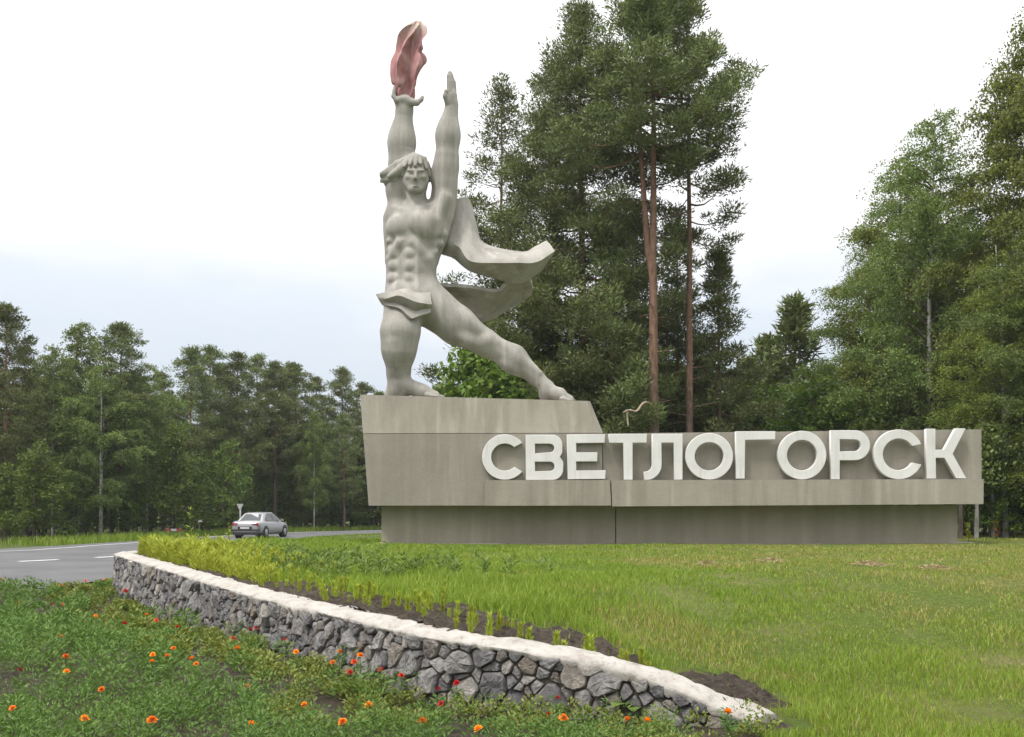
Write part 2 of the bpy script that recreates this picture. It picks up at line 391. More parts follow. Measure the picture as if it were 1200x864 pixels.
def ground_z(x, y):
    x = np.asarray(x, float); y = np.asarray(y, float)
    m = smooth01((x + 7.5) / 2.0) * smooth01((y - 20) / 3) * (1 - smooth01((y - 42) / 18))
    m = m * (1 - smooth01((y - 26) / 3) * smooth01((-3.0 - x) / 1.6))
    return 0.66 * m - 0.04
lawn_poly = [tuple(q) for q in wall_mid] + [(-7.2, 20.8), (-8.9, 21.5), (-8.9, 35), (-5, 37), (45, 37), (45, 2), (0.6, 2), (1.25, 5.2)]
bed_poly = [tuple(q) for q in wall_mid[:150]] + [(-7.75, 19.7), (-34, 19.7), (-34, 1.5), (0.65, 1.5), (1.35, 5.2)]
def sheet(name, poly, zf, step, mat, kind='structure'):
    P_ = np.array(poly); x0, y0 = P_.min(0); x1, y1 = P_.max(0)
    def axis(a, b, f0, f1):
        r = [a]
        while r[-1] < b:
            q = r[-1]; r.append(q + (step if f0 <= q <= f1 else step * 4))
        return np.array(r)
    xs = axis(x0, x1, -10, 8); ys = axis(y0, y1, 4, 22)
    X, Y = np.meshgrid(xs, ys, indexing='ij')
    Z = zf(X, Y); nx, ny = X.shape
    cxm = (X[:-1, :-1] + X[1:, 1:]) / 2; cym = (Y[:-1, :-1] + Y[1:, 1:]) / 2
    ok = in_poly(np.stack([cxm.ravel(), cym.ravel()], -1), poly).reshape(cxm.shape)
    i, j = np.nonzero(ok)
    Q = np.stack([i * ny + j, (i + 1) * ny + j, (i + 1) * ny + j + 1, i * ny + j + 1], -1)
    used, inv = np.unique(Q, return_inverse=True)
    V = np.stack([X.ravel(), Y.ravel(), Z.ravel()], -1)[used]
    o = obj(name, V, [inv.reshape(Q.shape).astype(np.int32)], mat, smooth=True); tag(o, kind=kind); return o
# the big ground sheet
gx = np.concatenate([[-600, -300, -150, -90], np.arange(-60, 61, 2.0), [90, 150, 300, 600]])
gy = np.concatenate([[-300, -100, -40], np.arange(-10, 121, 2.0), [160, 240, 400, 900]])
X, Y = np.meshgrid(gx, gy, indexing='ij'); ny = len(gy)
i, j = np.meshgrid(np.arange(len(gx) - 1), np.arange(ny - 1), indexing='ij'); i = i.ravel(); j = j.ravel()
tag(obj('ground', np.stack([X.ravel(), Y.ravel(), ground_z(X, Y).ravel()], -1), [np.stack([i * ny + j, (i + 1) * ny + j, (i + 1) * ny + j + 1, i * ny + j + 1], -1)], MATS['verge'], smooth=True), kind='structure')
lawn = sheet('lawn', lawn_poly, lawn_z, 0.14, MATS['turf'])
bed = sheet('flower_bed', bed_poly, bed_z, 0.14, MATS['soil'])
# bare soil strip behind the wall: a sheet that follows the wall
def soil_width(x, y):
    w_ = np.where(y < 12, 1.02 + .22 * np.sin(x * 2.1 + 1) + .14 * np.sin(x * 5.3 + y * 2), .62 + .1 * np.sin(y * 3))
    return w_
def bare(x, y):
    """> 0 on the bare soil"""
    dw = dist_wall(np.column_stack([np.ravel(x), np.ravel(y)])).reshape(np.shape(x))
    tongue = 1 - np.hypot((x - 1.66) / .36, (y - 7.55) / .60)
    sw_ = soil_width(x, y) * (1 - .82 * smooth01((x - 1.0) / .55))
    return np.maximum(sw_ - dw, tongue * .35)
def soil_strip():
    st = .05; X, Y = np.meshgrid(np.arange(-7.6, 3.1, st), np.arange(6.2, 18.6, st), indexing='ij'); shp = X.shape
    pts = np.column_stack([X.ravel(), Y.ravel()]); dmin = np.full(len(pts), 1e9); zt = np.zeros(len(pts))
    for q, zz_ in zip(wall_mid, _p[:, 2]):
        d_ = np.hypot(pts[:, 0] - q[0], pts[:, 1] - q[1]); m_ = d_ < dmin; dmin[m_] = d_[m_]; zt[m_] = zz_
    br_ = bare(X, Y); z = lawn_z(X, Y).ravel(); near = smooth01(1 - (dmin - .1) / .45); top = np.maximum(z, zt - .10)
    z = z * (1 - near) + top * near
    r = np.random.default_rng(3); lump = r.random(shp); lump = (lump + np.roll(lump, 1, 0) + np.roll(lump, 1, 1) + np.roll(lump, (1, 1), (0, 1))) / 4
    z = z + (.014 - .07 * smooth01((.10 - br_) / .2) + .16 * np.clip(lump - .42, 0, 1)).ravel()
    ok = ((br_ > -.12).ravel() & in_poly(pts, lawn_poly)).reshape(shp); c = ok[:-1, :-1] & ok[1:, :-1] & ok[1:, 1:] & ok[:-1, 1:]
    i, j = np.nonzero(c); m = shp[1]; Q = np.stack([i * m + j, (i + 1) * m + j, (i + 1) * m + j + 1, i * m + j + 1], -1); used, inv = np.unique(Q, return_inverse=True)
    tag(obj('soil_strip', np.column_stack([pts, z])[used], [inv.reshape(Q.shape).astype(np.int32)], MATS['soil'], smooth=True), kind='structure')
soil_strip()

# road
near_e = [(-60, 19.9), (-12, 19.95), (-9.4, 20.6), (-9.1, 26), (-9.6, 34), (-11.0, 45), (-11.6, 57), (-8.2, 66), (0, 75), (14, 83), (45, 94), (120, 115)]
far_e = [(-60, 36), (-24, 36.5), (-20.6, 40), (-19.6, 46), (-18.8, 52), (-18.0, 60), (-14.2, 71), (-4, 82), (12, 90), (45, 102), (120, 124)]
def resample(pl, n):
    pl = catmull(np.array(pl), 8); d = np.concatenate([[0], np.cumsum(np.linalg.norm(np.diff(pl, axis=0), axis=1))])
    s = np.linspace(0, d[-1], n); return np.stack([np.interp(s, d, pl[:, 0]), np.interp(s, d, pl[:, 1])], -1)
a = resample(near_e, 80); b = resample(far_e, 80)
bm = bmesh.new(); bmf = bm.faces.new([bm.verts.new((q[0], q[1], 0.004)) for q in np.vstack([a, b[::-1]])]); bmf.normal_update()
if bmf.normal.z < 0: bmf.normal_flip()
bmesh.ops.triangulate(bm, faces=[bmf])
me = bpy.data.meshes.new('road'); bm.to_mesh(me); bm.free()
road = tag(link('road', me, MATS['asphalt']), kind='structure')
def paint_line(name, pts, wd):
    p = resample(pts, 24); t = unit(np.gradient(p, axis=0)); n = np.stack([-t[:, 1], t[:, 0]], -1)
    V = np.vstack([np.column_stack([p + n * wd / 2, np.full(24, .009)]), np.column_stack([p - n * wd / 2, np.full(24, .009)])])
    return obj(name, V, [np.array([[k, k + 1, 25 + k, 24 + k] for k in range(23)])], MATS['road_paint'], road)
paint_line('edge_line', [(-23.5, 33.5), (-19.2, 37.2), (-18.3, 44), (-17.6, 52), (-17.0, 60), (-13.4, 70), (-3.5, 80.4)], 0.16)
for (ax, ay), (bx, by) in (((22, 658.0), (68, 655.8)), ((112, 653.4), (140, 651.8)), ((-70, 662.6), (-30, 660.6)), ((178, 649), (200, 648))):
    p0 = on_plane(ax, ay, 0.009); p1 = on_plane(bx, by, 0.009); pm = ((p0[0] + p1[0]) / 2, (p0[1] + p1[1]) / 2)
    paint_line('lane_dash', [p0, pm, p1], 0.28)

# ------------------------------------------------------------------ monument
MD = 26.0
mon = empty('monument_base', (P(787, 637, 27)[0], 27.0, 0.66))
tag(mon, 'long grey concrete monument base carrying white raised Cyrillic letters', 'monument')
def local(o, parent):
    o.parent = parent; o.matrix_parent_inverse = parent.matrix_world.inverted()
def M(o):  # parent keeping world coordinates baked in mesh
    o.parent = mon; o.location = -mon.location; return o
def block(name, poly, df, db, mat, bevel=0.015, top_df=None):
    """poly in photo px measured on the front face at depth df (bottom-left, bottom-right, top-right, top-left)"""
    bm = bmesh.new()
    fr = [P(px, py, df if (top_df is None or q < 2) else top_df) for q, (px, py) in enumerate(poly)]
    bk = [(p[0], db, p[2]) for p in fr]
    hull8(bm, [fr[0], fr[1], bk[1], bk[0], fr[3], fr[2], bk[2], bk[3]])
    return M(bm_obj(name, bm, MATS[mat], None, bevel=bevel))
block('plinth', [(447, 650), (721, 650), (721, 592), (447, 592)], 26.55, 28.2, 'plinth_concrete')
block('plinth', [(722.2, 650), (1122, 650), (1122, 592), (722.2, 592)], 26.53, 28.2, 'plinth_concrete')
block('footing', [(439, 654), (1130, 654), (1130, 637.2), (439, 637.2)], 26.15, 28.6, 'ledge_concrete', 0.02)
block('footing_slab', [(1124, 646), (1160, 646), (1154, 636.6), (1124, 636.6)], 26.7, 28.3, 'ledge_concrete', 0.02)
block('pedestal_block', [(432, 592.6), (705.5, 592.6), (705.5, 508), (425.6, 508.6)], 25.9, 28.4, 'pedestal_concrete', 0.012)
block('lettering_panel', [(706.2, 592), (1150.5, 590.4), (1150.0, 503.2), (706.2, 508.2)], 26.0, 27.6, 'pedestal_concrete', 0.012)
block('ledge', [(568.5, 592.8), (716.3, 592.6), (714.8, 562.6), (568.5, 562.8)], 25.66, 25.89, 'ledge_concrete', 0.010)
block('ledge', [(717.6, 593.6), (1152.5, 590.8), (1152.8, 561.6), (716.4, 562.9)], 25.64, 25.985, 'ledge_concrete', 0.010)
def upper_block():
    bm = bmesh.new()
    d0, d1, db = 25.925, 26.06, 28.38
    f0 = [P(425.3, 508.0, d0), P(700.5, 507.4, d0), P(706.5, 507.4, d0 + 0.35)]
    f1 = [P(422.0, 462.6, d1), P(687.5, 470.0, d1), P(691.5, 470.4, d1 + 0.35)]
    b0 = [(f0[2][0], db, f0[2][2]), (f0[0][0], db, f0[0][2])]; b1 = [(f1[2][0], db, f1[2][2]), (f1[0][0], db, f1[0][2])]
    lo = [bm.verts.new(p) for p in f0 + b0]; hi = [bm.verts.new(p) for p in f1 + b1]
    bm.faces.new(lo[::-1]); bm.faces.new(hi)
    for k in range(5): bm.faces.new([lo[k], lo[(k + 1) % 5], hi[(k + 1) % 5], hi[k]])
    M(bm_obj('pedestal_top', bm, MATS['ledge_concrete'], bevel=0.012))
    return f1[0], f1[1]
PT0, PT1 = upper_block()
def ped_top(x): return PT0[2] + (x - PT0[0]) / (PT1[0] - PT0[0]) * (PT1[2] - PT0[2])

# letters: 2-D outlines in photo px on the face plane
def arc(cx, cy, r, a0, a1, n=28):
    return [(cx + r * math.cos(R(a)), cy - r * math.sin(R(a))) for a in np.linspace(a0, a1, n)]
def rect(x0, y0, x1, y1): return [(x0, y0), (x1, y0), (x1, y1), (x0, y1)]
def letter_c(x0, x1, y0, y1, sw):
    cy = (y0 + y1) / 2; r = (y1 - y0) / 2; cx = x0 + r
    aa = math.degrees(math.acos(max(-1, min(1, (x1 - cx) / r)))); 
    ang = max(24, aa); sx = 1.0
    o = arc(cx, cy, r, ang, 360 - ang, 40); ri = r - sw
    an = ang + 4
    return [o + arc(cx, cy, ri, 360 - an - 3, an + 3, 40)]
def letter_o(x0, x1, y0, y1, sw):
    cx, cy = (x0 + x1) / 2, (y0 + y1) / 2; r = (y1 - y0) / 2; r2 = (x1 - x0) / 2
    def ell(a, b, rev): 
        q = [(cx + a * math.cos(t), cy + b * math.sin(t)) for t in np.linspace(0, 2 * math.pi, 48, endpoint=False)]
        return q[::-1] if rev else q
    return [ell(r2, r, False), ell(r2 - sw, r - sw, True)]
sw = 10.8
LET = []
LET.append(letter_c(564.8, 612.2, 509, 562.4, sw))
def letter_v(x0, y0, x1, y1):
    ym = (y0 + y1) / 2; rb = 12.5; rt = 11.5
    outer = [(x0, y0)] + arc(x1 - 1 - rt, y0 + rt, rt, 90, 0, 10) + [(x1 - 1, ym - 6)] + [(x1 - 4, ym - 0.6), (x1, ym + 5)] + arc(x1 - rb, y1 - rb, rb, 0, -90, 10) + [(x0, y1)]
    h1 = [(x0 + sw, y0 + sw - .5)] + arc(x1 - 15.5, y0 + sw + 4.6, 5, 90, -90, 8) + [(x0 + sw, ym - 4.8)]
    h2 = [(x0 + sw, ym + 5.0)] + arc(x1 - 15.5, ym + 10.4, 5.4, 90, -90, 8) + [(x0 + sw, y1 - sw + .5)]
    return [outer, h1[::-1], h2[::-1]]
LET.append(letter_v(616.2, 509.6, 660.2, 562.6))
LET.append([[(664.6, 509.2), (709, 508.8), (709, 519), (675.4, 519.3), (675.4, 530), (700.2, 530), (700.2, 540.8), (675.4, 540.8), (675.4, 551.4), (709.8, 551), (709.6, 561.4), (665.2, 561.8)]])
LET.append([[(713.6, 508.6), (758.2, 508.4), (758.2, 518.8), (741.8, 518.9), (741.8, 562.4), (731.0, 562.4), (730.4, 519), (713.6, 519)]])
LET.append([[(764.6, 508.4), (800.2, 508.2), (800.4, 562.2), (790, 562.4), (789.6, 518.8), (775.6, 518.8)] + arc(757.6, 544.5, 18.2, 0, -80, 10) + [(755, 562.6), (755.2, 552.8)] + arc(756.4, 544.5, 8.2, -80, 0, 8)])
LET.append(letter_o(803.8, 859.6, 507.4, 562.2, sw))
LET.append([[(862.8, 505.4), (909.2, 505.2), (909.2, 515.0), (874.0, 515.6), (873.4, 561.0), (862.8, 561.0)]])
LET.append(letter_o(912.2, 969.2, 504.8, 562.0, sw))
def letter_r(x0, y0, x1, y1, yb):
    r = (yb - y0) / 2
    outer = [(x0, y0)] + arc(x1 - r, y0 + r, r, 90, -90, 16) + [(x0 + sw, yb), (x0 + sw, y1), (x0, y1)]
    hole = [(x0 + sw, y0 + sw - .4)] + arc(x1 - r, y0 + r, r - sw, 90, -90, 12) + [(x0 + sw, yb - sw + .4)]
    return [outer, hole[::-1]]
LET.append(letter_r(974.2, 504.2, 1020.6, 561.8, 539.4))
LET.append(letter_c(1024.8, 1080.8, 503.2, 561.8, sw))
LET.append([[(1086.2, 502.4), (1097.2, 502.4), (1097.2, 527.0), (1107.0, 527.0), (1120.8, 502.0), (1132.6, 502.0), (1117.6, 531.8), (1133.8, 560.6), (1121.4, 560.8), (1107.6, 536.6), (1097.8, 536.6), (1098.2, 561.0), (1086.6, 561.0)]])
names = ['С', 'В', 'Е', 'Т', 'Л', 'О', 'Г', 'О', 'Р', 'С', 'К']
for k, polys in enumerate(LET):
    dface = 25.70
    cu = bpy.data.curves.new('letter', 'CURVE'); cu.dimensions = '2D'; cu.fill_mode = 'BOTH'
    cu.extrude = 0.06; cu.bevel_depth = 0.010; cu.bevel_resolution = 1; cu.offset = -0.010
    for pl in polys:
        sp = cu.splines.new('POLY'); sp.points.add(len(pl) - 1); sp.use_cyclic_u = True
        for q, (px, py) in enumerate(pl):
            X_, _, Z_ = P(px, py, dface); sp.points[q].co = (X_, Z_, 0, 1)
    tmp = bpy.data.objects.new('tmp', cu); COL.objects.link(tmp)
    dg = bpy.context.evaluated_depsgraph_get()
    me = bpy.data.meshes.new_from_object(tmp.evaluated_get(dg)); me.name = 'letter'
    bpy.data.objects.remove(tmp)
    v = np.empty(len(me.vertices) * 3); me.vertices.foreach_get('co', v); v = v.reshape(-1, 3)
    off = dface + 0.12
    v = np.column_stack([v[:, 0], off - v[:, 2], v[:, 1]]); me.vertices.foreach_set('co', v.ravel()); me.update()
    me.materials.clear()
    o = link('letter', me, MATS['letter_paint']); M(o)
    o['label'] = 'white raised letter ' + names[k]

# ------------------------------------------------------------------ statue (distance field -> one continuous surface)
SD = 26.75; SS = SD / F
def S(px, py, wd=0): return np.array(P(px, py, SD - wd * SS))
class Field:
    def __init__(s, lo, hi, h):
        s.lo = np.array(lo); s.h = h; s.n = np.ceil((np.array(hi) - s.lo) / h).astype(int)
        s.F = np.full(s.n, 0.6, np.float32)
        s.ax = [s.lo[i] + np.arange(s.n[i]) * h for i in range(3)]
    def box(s, lo, hi):
        a = np.clip(np.floor((np.array(lo) - s.lo) / s.h).astype(int), 0, s.n); b = np.clip(np.ceil((np.array(hi) - s.lo) / s.h).astype(int) + 1, 0, s.n)
        sl = tuple(slice(a[i], b[i]) for i in range(3))
        return sl, s.ax[0][sl[0]][:, None, None], s.ax[1][sl[1]][None, :, None], s.ax[2][sl[2]][None, None, :]
    def blend(s, sl, d, k, sub=False):
        d = d.astype(np.float32); f = s.F[sl]
        if sub:
            d = -d; hh = np.clip(k - np.abs(f - d), 0, None) / k; s.F[sl] = np.maximum(f, d) + hh * hh * k * 0.25
        else:
            hh = np.clip(k - np.abs(f - d), 0, None) / k; s.F[sl] = np.minimum(f, d) - hh * hh * k * 0.25
    def cone(s, a, b, ra, rb, k=0.08, sub=False):
        a = np.asarray(a); b = np.asarray(b); r = max(ra, rb) + k + 0.06
        sl, x, y, z = s.box(np.minimum(a, b) - r, np.maximum(a, b) + r)
        ba = b - a; l2 = max(ba @ ba, 1e-9)
        t = np.clip(((x - a[0]) * ba[0] + (y - a[1]) * ba[1] + (z - a[2]) * ba[2]) / l2, 0, 1)
        d = np.sqrt((x - a[0] - t * ba[0]) ** 2 + (y - a[1] - t * ba[1]) ** 2 + (z - a[2] - t * ba[2]) ** 2) - (ra + (rb - ra) * t)
        s.blend(sl, d, k, sub)
    def ell(s, c, r, k=0.08, sub=False, rz=0.0, ry=0.0):
        c = np.asarray(c); r = np.asarray(r); m = r.max() + k + 0.06
        sl, x, y, z = s.box(c - m, c + m)
        x = x - c[0]; y = y - c[1]; z = z - c[2]
        if rz: x, y = x * math.cos(rz) + y * math.sin(rz), -x * math.sin(rz) + y * math.cos(rz)
        if ry: x, z = x * math.cos(ry) - z * math.sin(ry), x * math.sin(ry) + z * math.cos(ry)
        k0 = np.sqrt((x / r[0]) ** 2 + (y / r[1]) ** 2 + (z / r[2]) ** 2); k1 = np.sqrt((x / r[0] ** 2) ** 2 + (y / r[1] ** 2) ** 2 + (z / r[2] ** 2) ** 2)
        s.blend(sl, k0 * (k0 - 1) / np.maximum(k1, 1e-6), k, sub)
    def surface(s):
        Fv = s.F; ins = Fv < 0; nx, ny, nz = Fv.shape
        cnt = np.zeros((nx - 1, ny - 1, nz - 1), np.int8)
        off = [(a, b, c) for a in (0, 1) for b in (0, 1) for c in (0, 1)]
        for a, b, c in off: cnt += ins[a:nx - 1 + a, b:ny - 1 + b, c:nz - 1 + c]
        I = np.argwhere((cnt > 0) & (cnt < 8))
        cv = {o: Fv[I[:, 0] + o[0], I[:, 1] + o[1], I[:, 2] + o[2]] for o in off}
        acc = np.zeros((len(I), 3)); num = np.zeros(len(I))
        for o in off:
            for ax in range(3):
                if o[ax] == 0:
                    q = list(o); q[ax] = 1; q = tuple(q)
                    va, vb = cv[o], cv[q]; cr = (va < 0) != (vb < 0)
                    t = np.where(cr, va / np.where(cr, va - vb, 1), 0)
                    p = np.tile(np.array(o, float), (len(I), 1)); p[:, ax] = t
                    acc += p * cr[:, None]; num += cr
        V = s.lo + (I + acc / num[:, None]) * s.h
        idm = np.full((nx - 1, ny - 1, nz - 1), -1, np.int32); idm[I[:, 0], I[:, 1], I[:, 2]] = np.arange(len(I))
        Q = []
        for ax in range(3):
            sl0 = [slice(None)] * 3; sl1 = [slice(None)] * 3; sl0[ax] = slice(0, -1); sl1[ax] = slice(1, None)
            ch = ins[tuple(sl0)] != ins[tuple(sl1)]
            J = np.argwhere(ch); b1, b2 = (ax + 1) % 3, (ax + 2) % 3
            lim = [nx - 1, ny - 1, nz - 1]
            J = J[(J[:, b1] > 0) & (J[:, b2] > 0) & (J[:, b1] < lim[b1]) & (J[:, b2] < lim[b2])]
            fl = ins[J[:, 0], J[:, 1], J[:, 2]]
            def cell(d1, d2):
                q = J.copy(); q[:, b1] -= d1; q[:, b2] -= d2; return idm[q[:, 0], q[:, 1], q[:, 2]]
            A = np.stack([cell(1, 1), cell(0, 1), cell(0, 0), cell(1, 0)], -1)
            A[~fl] = A[~fl][:, ::-1]; Q.append(A)
        Q = np.vstack(Q); Q = Q[(Q >= 0).all(1)]
        return V, Q

statue = empty('statue', S(545, 466, 0)); statue.location.z = float(ped_top(statue.location.x))
tag(statue, 'grey concrete statue of a lunging bare-chested man with both arms raised', 'statue')
def ST(o): o.parent = statue; o.location = -statue.location; return o
s_ = SS
lo = S(436, 474, 60); hi = S(684, 74, -52)
bf = Field((lo[0] - 0.1, min(lo[1], hi[1]), 4.2), (hi[0], hi[1], hi[2] + 0.1), 0.0215)
def C(a, b, ra, rb, k=3.5, sub=False): bf.cone(S(*a), S(*b), ra * s_, rb * s_, k * s_, sub)
def E(c, r, k=3.5, sub=False, rz=0, ry=0): bf.ell(S(*c), (r[0] * s_, r[2] * s_, r[1] * s_), k * s_, sub, R(rz), R(ry))
# trunk
E((489, 271, -3), (37.5, 34, 24), 6); E((489, 265, -4), (35, 20, 21), 8)
E((483, 314, -2), (29.5, 40, 21.2), 10); E((481, 350, -2), (31, 26, 23), 10)
C((525, 240, -9), (507, 305, -7), 11, 8, 8); C((456, 258, -8), (457, 306, -6), 8, 7, 8)
C((484, 254, -6), (466, 252, -5), 12, 13.5, 8); C((494, 256, -6), (514, 250, -6), 11, 14, 8); C((493, 240, -9), (508, 246, -9), 5, 8, 5); C((483, 242, -9), (472, 246, -9), 5, 8, 5)
# pectorals, ribs, belly
E((465, 266, 11), (15.5, 14, 9), 3.5, rz=-25); E((499, 264, 15.2), (22, 15.5, 9.5), 3.5, rz=14, ry=12); E((486, 256, 12), (16, 10, 8), 6)
C((510, 257, 13), (521, 234, 7), 9, 10, 9)
C((484, 285, 16), (504, 304, 10), 4.5, 5.5, 9); C((468, 285, 15.5), (456, 303, 9), 4.5, 4.5, 9)
for (x, y) in ((463.5, 297), (479.5, 297), (463, 311.5), (479, 311.5), (462.5, 326.5), (478.5, 326.5)):
    E((x, y, 11.2 if x < 470 else 15.6), (8.2, 7.2, 5.5), 2.6)
C((473, 284, 21.5), (470.5, 332, 20.5), 2.2, 2.0, 2.5, True)
E((470.5, 343, 15), (13, 12, 7), 6); C((503, 312, 6), (503, 338, 5), 8, 8, 7); C((458, 312, 5), (457, 336, 5), 6, 6, 7)
for (x, y, w_) in ((521, 276, 9), (516, 287, 10), (510.5, 297, 11), (504, 304, 13)): E((x - 2.5, y, w_ - 2.5), (7, 4.6, 5.5), 5.5, ry=-25)
for (x, y, w_) in ((453, 283, 8), (454, 293, 8)): E((x + 4, y, w_ - 2.5), (5, 4.4, 5.5), 6)
E((497, 258.5, 27.6), (1.8, 1.8, 2), 1.2); E((452.6, 259, 18), (1.6, 1.8, 2), 1.2); E((471, 324, 21.5), (1.8, 2.4, 3), 1.5, True)
C((484, 247, 13), (512, 239, 8), 2.6, 3.0, 5); C((477, 248, 13), (463, 244, 7), 2.4, 2.8, 5)
# neck and head
C((488, 250, -3), (488, 220, 3), 13.5, 11.5, 6); C((481, 248, 12), (497, 220, 5), 3.0, 3.4, 4); C((482, 248, 12), (478, 222, 4), 2.4, 3.0, 4)
E((488, 201, 4), (14.6, 19, 17), 4); E((487, 210, 9.5), (12.2, 15, 12.5), 6); C((484, 222.4, 16.4), (489.5, 222.4, 16.4), 3.4, 3.4, 4)
C((476.5, 212, 9), (482, 221.5, 15), 3.8, 3.4, 6); C((498, 212, 9), (492, 221.5, 15), 3.8, 3.4, 6)
E((478.5, 207.5, 17), (3.2, 2.6, 3.4), 4); E((495.8, 207.5, 17), (3.2, 2.6, 3.4), 4)
C((478.5, 199.6, 20.6), (484.5, 200.2, 21.8), 1.6, 1.7, 1.8); C((489.5, 200.2, 21.8), (496, 199.6, 20.6), 1.7, 1.6, 1.8)
E((481.2, 203.6, 23.4), (4.0, 2.0, 3.0), 1.6, True); E((492.8, 203.6, 23.4), (4.0, 2.0, 3.0), 1.6, True)
E((481.4, 204.2, 18.9), (2.8, 1.5, 1.9), 0.9); E((492.6, 204.2, 18.9), (2.8, 1.5, 1.9), 0.9)
C((487, 199.5, 21.6), (486.8, 208.4, 25.6), 1.6, 1.9, 1.6); C((485.2, 209.4, 23.4), (488.6, 209.4, 23.4), 1.6, 1.6, 1.0)
C((483.4, 215.4, 21.6), (490.6, 215.4, 21.6), 1.0, 1.0, 1.4); C((484.2, 218.2, 21.0), (489.9, 218.2, 21.0), 1.1, 1.1, 1.4)
C((482.8, 216.8, 23.0), (491.4, 216.8, 23.0), 0.55, 0.55, 0.5, True)
E((472.8, 206, 2), (2.2, 6, 4), 1.5); E((503.2, 206, 2), (2.2, 6, 4), 1.5)
# his right arm (holds the flame)
C((465, 252, -7), (466, 222, -9), 13, 11.2, 8); C((466, 222, -8), (469, 194, -7), 12.0, 11.6, 12)
C((469, 194, -7), (471, 168, -5), 11.4, 12.8, 12); C((471, 168, -5), (474, 129, 0), 12.6, 9.8, 12)
E((470.5, 166, -4), (13.2, 24, 11.5), 10)
C((474, 130, 0), (474, 121, 2), 9.4, 9.5, 4); E((474, 119, 3), (12, 5.6, 10), 4)
for w_, tp in ((-6, 106), (-1, 103.5), (4, 103), (9, 105)):
    C((465, 118, w_), (461.2, 113, w_), 3.1, 2.8, 1.2); C((461.2, 113, w_), (462.4, tp, w_), 2.8, 2.2, 0.6)
C((480, 120, 8), (488.5, 120.5, 9), 4.6, 3.6, 2); C((488.5, 120.5, 9), (493.6, 117, 8), 3.4, 2.6, 1); C((493.6, 117, 8), (495, 114, 8), 2.6, 2.0, 1)
# his left arm (open hand)
C((515, 252, -6), (521, 224, -4), 16, 12.6, 8); C((521, 224, -4), (523.5, 186, 0), 12.4, 10.6, 10)
E((522, 208, 0), (12.8, 20, 12), 8); C((523.4, 192, -1), (525, 160, 1), 11.2, 11.2, 14); C((525, 160, 1), (529.4, 124, 2), 11.2, 7.8, 12)
E((524.8, 157, 1), (11.0, 20, 10.2), 9); E((529, 115, 2), (7.0, 12, 9.5), 4)
for w_, tp in ((-6.5, 91), (-2, 86.5), (2.6, 84.0), (7.2, 87)):
    ox = w_ * 0.28
    C((529.4 - ox, 107, w_), (529 - ox, 97, w_), 3.9, 3.5, 0.8); C((529 - ox, 97, w_), (528 - ox, tp + 2, w_), 3.5, 2.7, 0.5)
C((525, 120, 7), (521.8, 113, 10), 4, 3.1, 2); C((521.8, 113, 10), (522.6, 107, 11), 3.0, 2.2, 1)
# trailing leg
C((499, 354, -3), (536, 382, -2), 28, 23, 10); C((536, 382, -2), (568, 401, 0), 23, 16.5, 8)
E((548, 378, 12), (22, 9, 9), 6, ry=33); E((545, 398, 10), (18, 9, 10), 6, ry=28)
E((571, 399, 10), (9, 8, 8), 4); C((570, 403, 0), (602, 420, -2), 15.5, 16, 7); C((602, 420, -2), (641, 453, 0), 16, 8.4, 7)
C((585, 402, 8), (632, 437, 6), 6, 4, 5); E((597, 430, 2), (16, 8, 10), 6, ry=33)
C((641, 453, 0), (640, 463, -4), 8.6, 9, 3); C((640, 458, 0), (656, 462, 6), 8.6, 8, 4); C((656, 464, 6), (668, 468, 10), 7.5, 5, 3)
for k in range(4): C((664 - k * 2.0, 467.5, 6 + k * 4.2), (672 - k * 2.0, 469.5, 9 + k * 4.4), 3, 2.4, 1)
# forward leg
C((474, 358, 2), (469, 390, 22), 25, 22.5, 8); C((469, 390, 22), (467.5, 410, 21), 22.8, 20, 8); C((467.5, 410, 21), (467, 438, 13), 20, 14.6, 8)
C((463, 402, 35), (462, 436, 23), 5, 4, 9)
C((467, 438, 13), (467, 456, 12), 14.2, 13, 5); C((466, 458, 10), (462, 464, 8), 12, 12, 4)
C((472, 450, 14), (496, 459, 17), 11, 8.5, 5); C((496, 460, 17), (510, 464, 18), 8, 6, 4)
for k in range(5): C((507 - k * 1.6, 463, 10 + k * 3.6), (519 - k * 2.2, 465.5, 11 + k * 3.8), 3.3, 2.6, 1)
# trim the soft blends back so that limbs stay lean
zr = bf.ax[2]; row = HZ - (zr - EYE) * F / SD
ero = 0.030 * smooth01((row - 208) / 44)
ero = ero * (1 - .75 * smooth01((row - 446) / 8))
bf.F = bf.F + ero[None, None, :].astype(np.float32)
# stand on the pedestal top
x = bf.ax[0][:, None, None]; z = bf.ax[2][None, None, :]
cut = (ped_top(x) + 0.004 - z).astype(np.float32); bf.F = np.maximum(bf.F, cut)
V, Q = bf.surface(); ST(obj('body', V, [Q], MATS['statue_concrete'], smooth=True)); del bf
